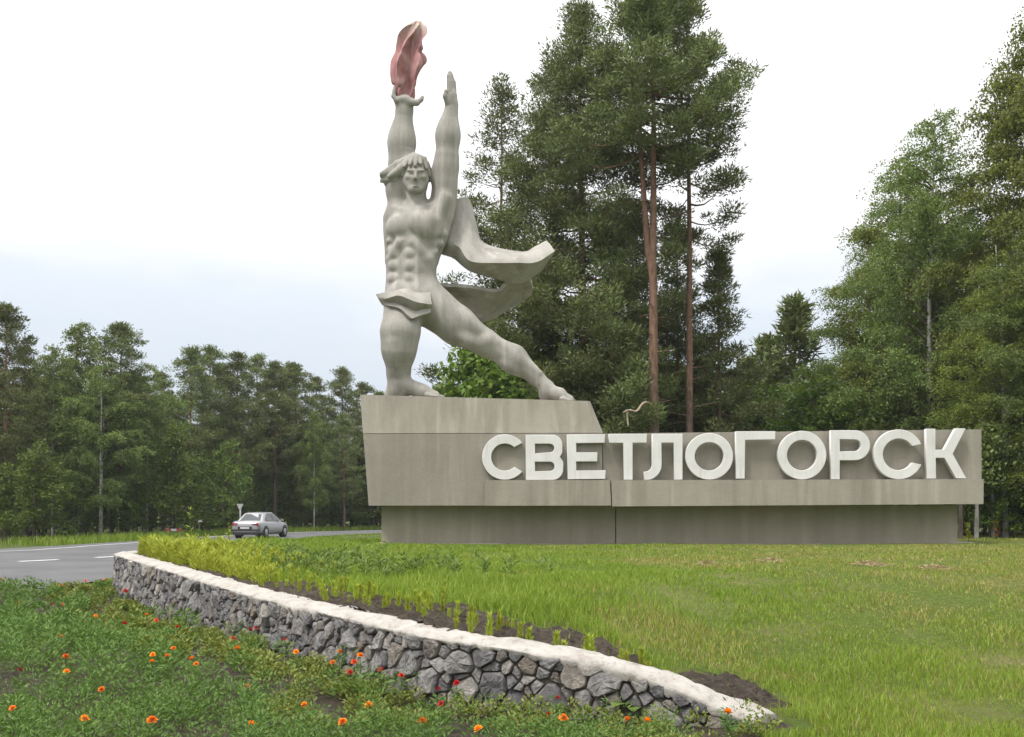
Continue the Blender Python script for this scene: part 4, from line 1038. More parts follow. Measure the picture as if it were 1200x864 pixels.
# ---- shared prototypes
r_ = random.Random(5)
PP = [make_pine(15, bf_, rd, sd, nb=64, per=10, clump=.50, need=62, r0=.16, nl=.20, flat=.5, dead=8, shape=lambda q: (.5 + .5 * min(1, q * 4)) * (1 - q) ** .62 + .07) for bf_, rd, sd in ((.34, 2.7, 101), (.26, 2.9, 102), (.18, 2.7, 103), (.42, 2.9, 104))]
YP = [make_pine(8, .06, 1.7, 111, nb=64, per=8, clump=.34, need=28, r0=.10, nl=.25, dead=0), make_pine(8, .10, 2.0, 112, nb=56, per=8, clump=.36, need=28, r0=.10, nl=.25, dead=0)]
BP = [make_birch(15, 2.9, 201, nb=66, twigs=28, lv=32, leaf=.125), make_birch(15, 3.3, 202, nb=70, twigs=28, lv=32, leaf=.125, stems=2), make_birch(15, 2.5, 203, nb=60, twigs=28, lv=32, leaf=.125)]
MP = [make_maple(5, 1.7, 301), make_maple(5, 1.4, 302, cone=.7), make_maple(5, 2.0, 303, base_f=.05)]
def put(kind, protos, i, h0, px, d, ytop, label, group=None, wscale=1.0, **kw):
    x = at_px(px, d); zg = float(lawn_z(x, d) if (d < 36 and x > -8) else ground_z(x, d)); s = H_for(ytop, d, zg) / h0
    s = max(s, 0.1)
    return plant(kind, protos[i % len(protos)], x, d, (s * wscale, s * wscale, s), r_.uniform(0, 6.28), label, group, **kw)
# ---- wood across the road, left
GW = 'trees of the wood across the road'
for (px, d, yt, i, wsc) in ((6, 50, 362, 0, 1.1), (143, 58, 386, 3, 1.1), (222, 66, 412, 1, 1.1), (246, 69, 410, 0, 1), (278, 70, 416, 2, 1.2), (300, 74, 420, 1, 1), (322, 73, 428, 0, 1.1), (349, 76, 430, 3, 1.25), (372, 80, 445, 2, 1.1),
                            (400, 80, 436, 1, 1.1), (425, 84, 452, 0, 1.1), (446, 86, 462, 2, 1.1), (190, 70, 440, 1, 1), (30, 60, 410, 2, 1), (262, 80, 430, 0, 1), (-40, 52, 380, 1, 1), (-75, 56, 360, 0, 1), (338, 84, 440, 1, 1)):
    lb = {6: 'tall pine with a bare orange trunk behind the bright bush at the road edge', 143: 'pine with a rounded crown rising above the birches across the road', 400: 'pine whose crown stands clear of its neighbours just left of the pedestal', 349: 'broad-crowned pine straight above the parked car', 425: 'pine half hidden by the slanted end of the pedestal'}.get(px, 'tall dark pine in the wood across the road behind the car')
    put('pine', PP, i, 15, px, d, yt, lb, GW, wsc)
for (px, d, yt, i, wsc) in ((62, 57, 402, 0, 1), (94, 60, 372, 2, 1.05), (118, 56, 428, 1, 1.15), (172, 60, 424, 1, 1.1), (150, 64, 432, 0, 1.1), (200, 66, 455, 2, 1), (45, 62, 420, 1, 1), (-20, 60, 400, 0, 1.1), (-60, 62, 390, 2, 1.1), (368, 72, 478, 2, .8)):
    lb = {94: 'tallest birch across the road, its pale top above the pines', 368: 'slim birch with a pale bare trunk past the parked car', 62: 'birch between the bare-trunked pine and the tallest birch'}.get(px, 'leafy light green birch in the wood across the road')
    put('birch', BP, i, 15, px, d, yt, lb, GW, wsc)
for (px, d, yt, i, wsc) in ((40, 47, 522, 0, 1.1), (8, 49, 545, 1, 1.2), (205, 58, 500, 1, .9), (238, 62, 535, 0, 1.1), (268, 66, 520, 2, .8), (90, 56, 545, 2, 1), (130, 58, 540, 0, 1), (160, 58, 548, 1, 1), (310, 74, 540, 2, 1), (345, 76, 552, 0, 1), (440, 82, 555, 1, 1), (375, 78, 548, 2, 1.1), (-30, 50, 540, 2, 1.1)):
    lb = {40: 'bright green bushy tree at the road edge before the bare-trunked pine', 205: 'light green bushy tree behind the red and white barrier', 268: 'bushy tree behind the give-way sign'}.get(px, 'low bushy broadleaf tree at the edge of the wood across the road')
    put('maple', MP, i, 5, px, d, yt, lb, GW, wsc)
for px, yt, lb in ((398, 566, 'slender pale green sapling on the far verge past the car'), (421, 563, 'slightly taller pale green sapling on the far verge past the car')):
    put('maple', MP, 1, 5, px, 77, yt, lb, 'saplings on the far verge', .75, name='sapling', crown_mat='sapling_leaves')
for k in range(34):     # depth of the wood
    px = -110 + 590 * (k + r_.random()) / 34; d = r_.uniform(74, 92) if px > 180 else r_.uniform(64, 84); yt = (445 if px < 180 else 462) + r_.uniform(0, 45)
    if k % 3: put('pine', PP, k, 15, px, d, yt, 'shaded pine deep inside the wood across the road', 'inner trees of the wood across the road')
    else: put('birch', BP, k, 15, px, d, yt, 'shaded birch deep inside the wood across the road', 'inner trees of the wood across the road')
for k in range(26):     # undergrowth
    px = -60 + 520 * (k + r_.random()) / 26; d = (52 if px < 180 else 70) + r_.uniform(8, 22)
    put('maple', MP, k, 5, px, d, r_.uniform(520, 560), 'shrub in the undergrowth between the trunks of the far wood', 'undergrowth shrubs of the far wood', 1.5, cat='shrub', name='shrub')
for k in range(26):
    px = 230 + 330 * (k + r_.random()) / 26
    put('maple', MP, k, 5, px, r_.uniform(86, 100), r_.uniform(530, 560), 'dense dark shrub at the back of the far wood', 'back shrubs of the far wood', 1.9, cat='shrub', name='shrub')
# bright broadleaf bush under the statue's leg
put('maple', [make_maple(5, 2.0, 331, nb=44, clumps=12, lv=40, leaf=.16)], 0, 5, 566, 37.5, 392, 'bright green broadleaf tree under the trailing leg of the statue', None, .95)
put('maple', MP, 2, 5, 615, 38, 410, 'green broadleaf bush behind the pedestal top', None, .9, name='broadleaf_bush')
# ---- right: birches behind the lettering
TB = make_birch(17, 2.9, 404, nb=120, twigs=44, lv=34, leaf=.09, r0=.15, base_f=.08, droop=1.2)
RB = [make_birch(17, 2.8, 401, nb=84, twigs=36, lv=34, leaf=.085, r0=.15, base_f=.12), make_birch(17, 3.0, 402, nb=84, twigs=36, lv=34, leaf=.085, r0=.17, base_f=.10, stems=2), make_birch(17, 2.5, 403, nb=78, twigs=34, lv=34, leaf=.085, r0=.14, base_f=.15)]
GR = 'birches behind the right end of the letters'
put('birch', RB, 0, 17, 1088, 36, 120, 'tall birch with a pale trunk rising behind the letter К', None, 1.0)
put('birch', [TB], 0, 17, 1228, 33, 0, 'tallest birch, yellow-green and full, right of the monument end', None, .95, crown_mat='yellow_birch_leaves')
put('birch', RB, 2, 17, 1178, 31.5, 285, 'mid-height yellow-green birch at the right end of the monument', None, 1.25, crown_mat='yellow_birch_leaves')
put('birch', RB, 0, 17, 1225, 30.5, 235, 'yellow-green birch in front of the tallest birch', None, 1.1, crown_mat='yellow_birch_leaves')
put('birch', RB, 2, 17, 1052, 40, 172, 'birch behind the letters Р and С, tops reaching half as high as the tall pines', None, 1.1)
for (px, d, yt, i, wsc) in ((1022, 43, 262, 0, 1.0), (1142, 40, 262, 2, 1.0), (1172, 37, 235, 1, .9), (1080, 44, 215, 1, 1.0), (1262, 38, 60, 2, 1.0), (1285, 34, 100, 0, 1.0), (1310, 36, 60, 1, 1.1)):
    put('birch', RB, i, 17, px, d, yt, 'full leafy birch in the grove behind the right end of the monument', GR, wsc)
for (px, d, yt, i, lb) in ((932, 46, 358, 0, 'pointed young pine in the gap behind the letter Г'), (900, 48, 400, 1, 'lower young pine in the gap beside the pointed one'), (872, 46, 425, 0, 'short young pine right of the tall pines'), (1110, 37, 360, 1, 'dark young pine at the foot of the tall pale-trunked birch'), (1010, 42, 400, 0, 'dark young pine under the birches behind the letter Р'), (1178, 36, 330, 0, 'dark young pine below the tallest birch')):
    put('pine', YP, i, 8, px, d, yt, lb, None, 1.15)
for k, (px, d, yt) in enumerate(((1160, 31.5, 540), (1185, 33, 470), (1215, 31, 520), (960, 40, 440), (1060, 38, 430), (1130, 34, 470), (1240, 32, 430), (880, 44, 455), (920, 42, 450), (680, 40, 440), (740, 41, 430), (650, 42, 420), (780, 43, 420), (840, 42, 430), (1000, 39, 450), (1170, 38, 430), (1200, 40, 380))):
    put('maple', MP, k, 5, px, d, yt, 'dark green bush in the thicket behind the monument', 'thicket bushes behind the monument', 1.1, cat='shrub', name='shrub')
for k in range(24):     # grove depth so that no bright gaps show low down
    px = 500 + 850 * (k + r_.random()) / 24; d = r_.uniform(46, 62); yt = r_.uniform(425, 465) if px < 1000 else r_.uniform(300, 400)
    if k % 2 and px > 1000: put('birch', BP, k, 15, px, d, yt, 'shaded birch deep in the grove behind the monument', 'inner trees of the grove behind the monument', 1.1)
    else: put('pine', YP, k, 8, px, d, max(yt, 400), 'shaded young pine deep in the grove behind the monument', 'inner trees of the grove behind the monument', 1.2)
# thin bare stems in the thicket right of the monument
for k, (px, d, yt) in enumerate(((1125, 30.2, 400), (1144, 30.5, 380), (1136, 33, 380), (1163, 31.5, 370), (1154, 34, 370), (1172, 33, 360), (1182, 35, 350))):
    x = at_px(px, d); zg = float(lawn_z(x, d)); g = Geo(); h = 3.0 + .3 * (k % 3)
    pth = np.array([[0, 0, -.1], [.03, .02, h * .3], [-.04 + .03 * (k % 2), .05, h * .65], [.06, 0, h]]); g.tube(catmull(pth, 4), np.linspace(.085 - .01 * (k % 3), .03, 13), 7)
    e = empty('thin_birch', (x, d, zg)); tag(e, 'thin bare birch stem in the dark thicket right of the monument end', 'tree', 'thin stems right of the monument')
    link('trunk', g.mesh('trunk', True), MATS['birch_bark' if k in (1, 3) else 'brown_bark'], e)
    rr = np.random.default_rng(700 + k); n = 420; b = np.column_stack([rr.normal(0, .55, n), rr.normal(0, .55, n), h * rr.uniform(.55, 1.1, n)]); V, Q = quad_leaves(b, rr.normal(size=(n, 3)), .12 * rr.uniform(.7, 1.3, n), .09, rr)
    link('crown', mesh_np('crown', V, [Q]), MATS['birch_leaves'], e)

# ------------------------------------------------------------------ lawn grass
def no_grass(x, y):
    """true where nothing grows: monument footing, bare soil behind the wall"""
    p = np.column_stack([x, y]); d = dist_wall(p)
    foot = (x > P(441, 0, 26.25)[0]) & (x < P(1160, 0, 26.7)[0]) & (y > 26.05) & (y < 28.7)
    return d, foot
def blades(n, xy, z, h, wd, mat, name, r, lean=0.5, label=None):
    az = r.uniform(0, 6.28, n); d = np.column_stack([np.cos(az), np.sin(az), np.zeros(n)]); sd = np.column_stack([-np.sin(az), np.cos(az), np.zeros(n)])
    az2 = r.uniform(0, 6.28, n); ln = np.column_stack([np.cos(az2), np.sin(az2), np.zeros(n)]) * (r.uniform(.1, 1, n) * lean * h)[:, None]
    b = np.column_stack([xy, z]); up = np.array([[0, 0, 1.]])
    w2 = (wd / 2)[:, None]; hh = h[:, None]
    V = np.stack([b - sd * w2, b + sd * w2, b + ln * .3 + up * hh * .55 + sd * w2 * .8, b + ln * .3 + up * hh * .55 - sd * w2 * .8, b + ln + up * hh], 1).reshape(-1, 3)
    k = np.arange(n)[:, None] * 5
    o = obj(name, V, [k + np.array([[0, 1, 2, 3]]), k + np.array([[3, 2, 4]])], MATS[mat]); tag(o, label, 'grass', None, 'stuff'); return o
def fbm(x, y, s, ph=0):
    return (np.sin(x * s + ph) * np.sin(y * s * 1.13 + ph * 2) + .6 * np.sin(x * s * 2.3 + y * s * .7 + ph) + .4 * np.sin(y * s * 3.1 - x * s * 1.9 + 2 * ph) + .3 * np.sin(x * s * 5.3 + 1.3 * ph) * np.sin(y * s * 4.7)) / 1.8
def grass():
    r = np.random.default_rng(42); n = 330000
    u = r.random(n); d = 5.2 * (34 / 5.2) ** u                     # log-uniform depth
    x = d * r.uniform(-.62, .66, n); y = d
    ok = in_poly(np.column_stack([x, y]), lawn_poly)
    x, y = x[ok], y[ok]; dw, foot = no_grass(x, y)
    sarc = np.array([0.0])
    bs = bare(x, y)
    keep = ~foot & (r.random(len(x)) < smooth01((.06 - bs) / .30) * .93 + .07)
    keep &= (dw > .3) & (r.random(len(x)) < np.where((x > 0.2) & (fbm(x, y, .8, 4) > .45) & (y > 9), .55, 1))
    x, y = x[keep], y[keep]; m = len(x); dw = dw[keep]
    tall = np.exp(-((x + 1.0 + (y - 9) * .25) / 2.6) ** 2) * np.exp(-((y - 10.5) / 5) ** 2)      # lush belt beside the soil strip
    left = smooth01((-1.0 - x) / 4.5)
    h = (.050 + .085 * tall + .06 * left + .035 * fbm(x, y, 1.7, 2)) * r.uniform(.55, 1.4, m); h = np.where(bs[keep] > .06, h * .5, h); h = h * np.where((y > 24.8) & (y < 27) & (x > -4.2), .38, 1); h = np.clip(h, .02, .34)
    wd = np.clip(.0010 * y, .0065, .03) * r.uniform(.7, 1.3, m)
    dry = smooth01((x - .5 + 2.2 * fbm(x, y, .55, 3)) / 5) * (.30 + .40 * smooth01((y - 8) / 6)) + .03 + .5 * smooth01((fbm(x, y, .8, 6) - .25) / .3) * (x > -1) * (y > 8)
    isd = r.random(m) < dry
    for sel, mt, nm, lb in ((~isd, 'grass_blades', 'lawn_grass', 'fresh green lawn grass in front of the monument'), (isd, 'dry_blades', 'dry_lawn_grass', 'yellowed dry lawn grass mixed into the lawn')):
        blades(sel.sum(), np.column_stack([x, y])[sel], lawn_z(x, y)[sel] - .01, h[sel] * (1 if mt == 'grass_blades' else .8), wd[sel], mt, nm, r, .75, lb)
    # verges of the road
    n = 26000; pts = resample(far_e[1:], 400); i = r.integers(20, 330, n); off = np.abs(r.normal(0, 2.2, n)) + .15
    t = unit(np.gradient(pts, axis=0)); nn = np.stack([-t[:, 1], t[:, 0]], -1)
    xy = pts[i] + nn[i] * off[:, None] + r.normal(0, .3, (n, 2))
    blades(n, xy, ground_z(xy[:, 0], xy[:, 1]) - .01, r.uniform(.15, .5, n), r.uniform(.03, .07, n), 'grass_blades', 'verge_grass', r, .8, 'tall rough grass along the far side of the road')
    n = 9000; pts = resample(near_e[2:], 400); i = r.integers(0, 200, n); off = np.abs(r.normal(0, 1.0, n)) + .1
    t = unit(np.gradient(pts, axis=0)); nn = -np.stack([-t[:, 1], t[:, 0]], -1); xy = pts[i] + nn[i] * off[:, None]
    blades(n, xy, np.where((xy[:, 1] < 36) & (xy[:, 0] > -8.8) & (xy[:, 1] > 21), lawn_z(xy[:, 0], xy[:, 1]), ground_z(xy[:, 0], xy[:, 1])) - .01, r.uniform(.04, .16, n), r.uniform(.02, .05, n), 'grass_blades', 'roadside_grass', r, .8, 'grass along the near side of the road')
grass()
# small patches of dry straw on the lawn
for k, (px, py, wpx) in enumerate(((1096, 668, 42), (905, 661, 34), (830, 665, 22), (1020, 664, 40))):
    r = np.random.default_rng(900 + k); x, y = on_plane(px, py, .66); wr = wpx * y / F / 2; n = 800
    q = r.normal(0, .42, (n, 2)); xx = x + q[:, 0] * wr; yy = y + q[:, 1] * wr * 1.4; rr = np.hypot(q[:, 0], q[:, 1])
    z = lawn_z(xx, yy) + np.maximum(.03, .075 * np.exp(-rr ** 2 * 2)) * r.uniform(.3, 1, n)
    dd = r.normal(size=(n, 3)); dd[:, 2] *= .12; V, T = tri_leaves(np.column_stack([xx, yy, z]), dd, r.uniform(.04, .12, n), np.full(n, .022), r)
    o = obj('straw_patch', V, [T], MATS['straw']); o['kind'] = 'stuff'
    tag(o, ('largest pale heap of dry mown straw on the lawn near the monument end', 'pale straw patch on the lawn before the letter Г', 'small straw patch on the lawn before the letter Л', 'thin scattered straw on the lawn before the letter С', 'thin straw patch far to the right of the stone wall')[k], 'straw')

def clods():
    r = np.random.default_rng(31); n = 9000; x = r.uniform(-6, 2.4, n); y = 6.4 + 8 * r.random(n) ** 1.6; ok = in_poly(np.column_stack([x, y]), lawn_poly); x, y = x[ok], y[ok]
    b = bare(x, y); dw = dist_wall(np.column_stack([x, y])); ok = (b > .02) & (dw > .16); x, y = x[ok], y[ok]; n = len(x)
    base = np.array([[1, 0, -.3], [-.5, .87, -.3], [-.5, -.87, -.3], [.4, .3, .7], [-.5, .2, .6], [.1, -.5, .65]]); T = np.array([[0, 1, 3], [1, 4, 3], [1, 2, 4], [2, 5, 4], [2, 0, 5], [0, 3, 5], [3, 4, 5]])
    sz = .008 + .022 * r.random(n) ** 2; V = base[None] * (sz[:, None, None] * r.uniform(.6, 1.4, (n, 6, 3))); a = r.uniform(0, 6.28, n); c, s_n = np.cos(a)[:, None], np.sin(a)[:, None]
    V = np.stack([V[..., 0] * c - V[..., 1] * s_n + x[:, None], V[..., 0] * s_n + V[..., 1] * c + y[:, None], V[..., 2] + (lawn_z(x, y) + .024)[:, None]], -1)
    tag(obj('soil_clods', V.reshape(-1, 3), [(T[None] + np.arange(n)[:, None, None] * 6).reshape(-1, 3)], MATS['soil']), 'crumbs of dark earth scattered on the bare soil strip', 'soil', None, 'stuff')
clods()
# ------------------------------------------------------------------ young feathery plants on the soil strip
def feathery(seed, h=.2, n=150):
    r = np.random.default_rng(seed); z = r.random(n) ** .8 * h; a = r.uniform(0, 6.28, n); rad = .035 * (1 - z / h * .7)
    b = np.column_stack([np.cos(a) * rad * r.random(n), np.sin(a) * rad * r.random(n), z]); d = np.column_stack([np.cos(a) * .55, np.sin(a) * .55, r.uniform(.5, 1.3, n)])
    return tri_leaves(b, d, r.uniform(.035, .075, n), np.full(n, .011), r)
FE = [mesh_np('foliage', *(lambda v: (v[0], [v[1]]))(feathery(60 + k, .16 + .03 * k))) for k in range(4)]
def stem_mesh(h, r0=.006):
    g = Geo(); g.tube(np.array([[0, 0, -.03], [.004, .002, h * .5], [0, 0, h]]), [r0, r0 * .8, r0 * .4], 5); return g.mesh('stem', True)
FS = [stem_mesh(.13 + .03 * k) for k in range(4)]
r = random.Random(77)
for k in range(104):
    s = .75 + 8.6 * (k + r.random() * .8) / 104; p, t, n = wall_out(np.array([s])); off = (.40, .62, .86)[k % 3] + r.uniform(-.08, .12) + .15 * (s > 5)
    x, y = p[0, :2] - n[0] * off; i = k % 4
    e = empty('young_plant', (x, y, float(lawn_z(x, y)) + .02), r.uniform(0, 6.28), r.uniform(.4, .8)); tag(e, 'small yellow-green feathery seedling in the bare soil behind the stone wall', 'plant', 'seedlings on the soil strip')
    o = link('foliage', FE[i], MATS['young_leaves'], e); o['kind'] = 'stuff'; link('stem', FS[i], MATS['stem_green'], e)
def mass():
    r = np.random.default_rng(78); VV = []; TT = []; b = 0; VW = []; TW = []; bw = 0
    for k in range(620):
        s = 7.6 + (WLEN - 9.4) * r.random() ** .8; p, t, n = wall_out(np.array([s])); off = .42 + abs(r.normal(0, .6)); x, y = p[0, :2] - n[0] * off
        sc = r.uniform(.45, 1.6) * (.70 + .4 * smooth01((s - 8) / 5)); V, T = feathery(1000 + k, .22, 60); V = V * np.array([sc * 1.6, sc * 1.6, sc]) + np.array([x, y, float(lawn_z(x, y))]); VV.append(V); TT.append(T + b); b += len(V)
    for k in range(330):
        s = 7.5 + (WLEN - 9.0) * r.random(); p, t, n = wall_out(np.array([s])); off = 1.2 + abs(r.normal(0, 1.3)); x, y = p[0, :2] - n[0] * off
        if x < -8.2: continue
        m = 26; h = r.uniform(.12, .28); zz = r.random(m) * h; a = r.uniform(0, 6.28, m); base = np.column_stack([x + .02 * np.cos(a), y + .02 * np.sin(a), float(lawn_z(x, y)) + zz])
        V, Q = quad_leaves(base, np.column_stack([np.cos(a), np.sin(a), r.uniform(.2, 1.2, m)]), r.uniform(.06, .13, m), r.uniform(.018, .035, m), r); VW.append(V); TW.append(Q + bw); bw += len(V)
    tag(obj('feathery_plants', np.vstack(VV), [np.vstack(TT)], MATS['young_leaves']), 'dense yellow-green feathery bedding plants at the far bend of the wall', 'plants', None, 'stuff')
    tag(obj('lawn_weeds', np.vstack(VW), [np.vstack(TW)], MATS['weed_leaves']), 'grey-green leafy weeds behind the feathery bedding plants', 'weeds', None, 'stuff')
mass()
def tall_weed(px, py_base, d, h, label, seed, mat='young_leaves', nl=26, leaf=.11, flower=False):
    r = np.random.default_rng(seed); x = at_px(px, d); z0 = float(lawn_z(x, d)); e = empty('tall_weed', (x, d, z0)); tag(e, label, 'weed')
    g = Geo(); g.tube(np.array([[0, 0, -.03], [.015, 0, h * .4], [-.01, .01, h * .75], [.01, 0, h]]), [.012, .010, .007, .004], 5); link('stem', g.mesh('stem', True), MATS['stem_green'], e)
    z = h * r.uniform(.12, 1, nl); a = r.uniform(0, 6.28, nl); V, Q = quad_leaves(np.column_stack([np.zeros(nl), np.zeros(nl), z]), np.column_stack([np.cos(a), np.sin(a), r.uniform(.1, .9, nl)]), leaf * r.uniform(.7, 1.3, nl) * (1.2 - z / h * .5), leaf * .35 * np.ones(nl), r, np.array([[0, 0, 1.]]))
    o = link('foliage', mesh_np('foliage', V, [Q]), MATS[mat], e); o['kind'] = 'stuff'
    if flower:
        n = 60; dr = unit(r.normal(size=(n, 3))); dr[:, 2] = np.abs(dr[:, 2]) * .5; V, T = tri_leaves(np.tile([[.01, 0, h]], (n, 1)), dr, .05 * r.uniform(.6, 1.2, n), np.full(n, .02), r)
        link('flower_head', mesh_np('flower_head', V, [T]), MATS['road_paint'], e)
tall_weed(223, 650, 18.8, .95, 'tall single yellow-green weed standing above the bedding plants', 1)
tall_weed(234, 650, 19.4, .66, 'white-flowering weed beside the tall yellow-green weed', 2, 'weed_leaves', 18, .09, True)
tall_weed(268, 650, 20.5, .62, 'small weed in the grass in front of the car', 3, 'young_leaves', 22, .10)
tall_weed(1168, 640, 28.4, .55, 'russet brown weed by the footing slab of the monument', 4, 'russet_leaves', 30, .13)
tall_weed(1135, 640, 27.9, .55, 'grassy green weed between footing slab and thicket', 5, 'young_leaves', 40, .16)

# ------------------------------------------------------------------ flower bed below the wall
def bed_plants():
    r = np.random.default_rng(55); n = 3700
    u = r.random(n); d = 5.3 * (19.6 / 5.3) ** u; x = d * r.uniform(-.60, .30, n); y = d
    pts = np.column_stack([x, y]); ok = in_poly(pts, bed_poly); pts = pts[ok]
    # distance to the wall face
    df = np.full(len(pts), 1e9)
    for q in wall_front[::1]: df = np.minimum(df, np.hypot(pts[:, 0] - q[0], pts[:, 1] - q[1]))
    gap = fbm(pts[:, 0], pts[:, 1], 3.4, 2) > .22
    ok = (df > .13) & ~(gap & (r.random(len(pts)) < .9)); pts = pts[ok]; df = df[ok]
    pale = (df < 1.1 + .6 * fbm(pts[:, 0], pts[:, 1], 1.5, 5)) & (r.random(len(pts)) < .75)
    for sel, mt, nm, lb in ((~pale, 'marigold_leaves', 'marigold_foliage', 'dark green feathery marigold foliage filling the flower bed'), (pale, 'bedding_leaves', 'bedding_foliage', 'low yellow-green bedding plants along the foot of the wall')):
        c = pts[sel]; k = len(c); dist = c[:, 1]; per = 84
        idx = np.repeat(np.arange(k), per); m = len(idx); isp = mt == 'bedding_leaves'
        R0 = (.15 if not isp else .12) * r.uniform(.7, 1.3, k); H0 = (.21 if not isp else .13) * r.uniform(.4, 1.5, k) * (1 + .3 * fbm(c[:, 0], c[:, 1], 1.3, 1))
        a = r.uniform(0, 6.28, m); q = r.random(m) ** .6; hh = r.random(m) ** .7
        b = np.column_stack([c[idx, 0] + np.cos(a) * q * R0[idx] * (1 - .3 * hh), c[idx, 1] + np.sin(a) * q * R0[idx] * (1 - .3 * hh), bed_z(c[idx, 0], c[idx, 1]) + hh * H0[idx] * (1 - .35 * q ** 2)])
        dr = np.column_stack([np.cos(a) * (.3 + q), np.sin(a) * (.3 + q), r.uniform(.15, 1.1, m)]); ln = np.clip(.0050 * dist[idx], .028, .07) * r.uniform(.7, 1.35, m) * (1 if not isp else .85)
        V, Q = quad_leaves(b, dr, ln, ln * (.27 if not isp else .55), r)
        tag(obj(nm, V, [Q], MATS[mt]), lb, 'foliage', None, 'stuff')
bed_plants()
def bloom(seed, nring, n):
    r = np.random.default_rng(seed); V = []; Q = []
    for k in range(nring):
        f = 1 - k / nring
        for q in range(n):
            a = 2 * np.pi * (q + .5 * (k % 2)) / n + r.normal(0, .08); el = .12 + 1.15 * (1 - f) + r.normal(0, .08); l_ = .034 * (.55 + .5 * f) * r.uniform(.85, 1.1); wd = .017 * (.7 + .4 * f)
            d = np.array([math.cos(a) * math.cos(el), math.sin(a) * math.cos(el), math.sin(el)]); s = np.array([-math.sin(a), math.cos(a), 0]); b = np.array([0, 0, .004 * k]); i0 = len(V)
            V += [b - s * wd * .25, b + s * wd * .25, b + d * l_ * .8 + s * wd * .6, b + d * l_ + [0, 0, -.003], b + d * l_ * .8 - s * wd * .6]; Q.append([i0, i0 + 1, i0 + 2, i0 + 3, i0 + 4])
    me = bpy.data.meshes.new('bloom'); me.from_pydata([tuple(v) for v in V], [], Q); return me
BL = [bloom(k, 4, 10) for k in range(3)]; BLR = [bloom(10 + k, 3, 9) for k in range(3)]
ST_ = stem_mesh(.22, .004)
def tuft(seed):
    r = np.random.default_rng(seed); n = 26; a = r.uniform(0, 6.28, n); z = r.uniform(.02, .17, n)
    return mesh_np('foliage', *(lambda v: (v[0], [v[1]]))(quad_leaves(np.column_stack([.01 * np.cos(a), .01 * np.sin(a), z]), np.column_stack([np.cos(a), np.sin(a), r.uniform(.1, .8, n)]), r.uniform(.04, .08, n), .018 * np.ones(n), r)))
TF = [tuft(k) for k in range(3)]
orange = [(77, 773, 1.4), (78, 793, 1.1), (119, 806, 1), (99, 841, 1.2), (178, 843, 1.4), (179, 768, 1), (196, 776, 1.1), (225, 780, 1.1), (230, 785, 1), (278, 758, 1.3), (295, 848, 1.3), (357, 825, 1.1), (347, 763, 1), (290, 805, .8), (72, 746, 1.1), (112, 722, .9),
          (124, 678, 1.2), (172, 720, 1), (24, 706, 1), (71, 685, .9), (100, 681, 1), (3, 675, 1.2), (203, 759, .8), (178, 783, .7), (660, 840, 1.3), (561, 853, 1.2), (736, 842, 1.1), (758, 843, 1), (853, 833, 1.2), (433, 826, 1.5), (495, 845, 1.4), (402, 845, 1.3), (422, 768, 1.2), (398, 763, 1.1), (15, 829, .9), (390, 783, .7)]
red = [(146, 732, 1.2), (208, 737, 1), (273, 748, 1), (293, 739, 1.1), (301, 733, 1.1), (281, 731, 1), (334, 749, 1.2), (220, 717, 1.1), (183, 728, 1), (147, 692, 1.6), (73, 708, 1.1), (61, 708, 1), (118, 660, 1.1), (100, 666, 1), (23, 792, .8), (644, 836, 1), (514, 806, 1.1), (517, 823, 1), (410, 793, 1.1), (415, 782, 1.2), (446, 790, 1), (470, 794, 1.2), (654, 817, .8), (535, 790, 1.1)]
rf = random.Random(4)
for lst, mt, blm, lb, gp in ((orange, 'orange_petals', BL, 'orange marigold in bloom in the flower bed below the stone wall', 'orange marigolds'), (red, 'red_petals', BLR, 'small dark red marigold bloom in the flower bed by the stone wall', 'red marigolds')):
    for k, (px, py, sz) in enumerate(lst):
        zt = .24; 
        for _ in range(3):
            x, y = on_plane(px, py, zt); zb = float(bed_z(x, y)); zt = zb + .215
        near_scale = max(.75, min(1.4, .72 * sz * (1.0 if py > 740 else 1.25)))
        if in_poly(np.array([[x, y]]), [tuple(q) for q in wall_front] + [(-7, 30), (30, 30), (30, 6.5)])[0]: y -= .35; x *= (y / (y + .35))
        if y > 19.3: x *= 19.2 / y; y = 19.2
        zb = float(bed_z(x, y)); e = empty('marigold', (x, y, zb), rf.uniform(0, 6.28)); tag(e, lb, 'flower', gp)
        o = link('bloom', blm[k % 3], MATS[mt], e); o.location = (0, 0, .205); o.scale = (near_scale,) * 3; o.rotation_euler = (rf.uniform(.1, .5), rf.uniform(-.3, .3), 0)
        link('stem', ST_, MATS['stem_green'], e); o = link('foliage', TF[k % 3], MATS['marigold_leaves'], e); o['kind'] = 'stuff'
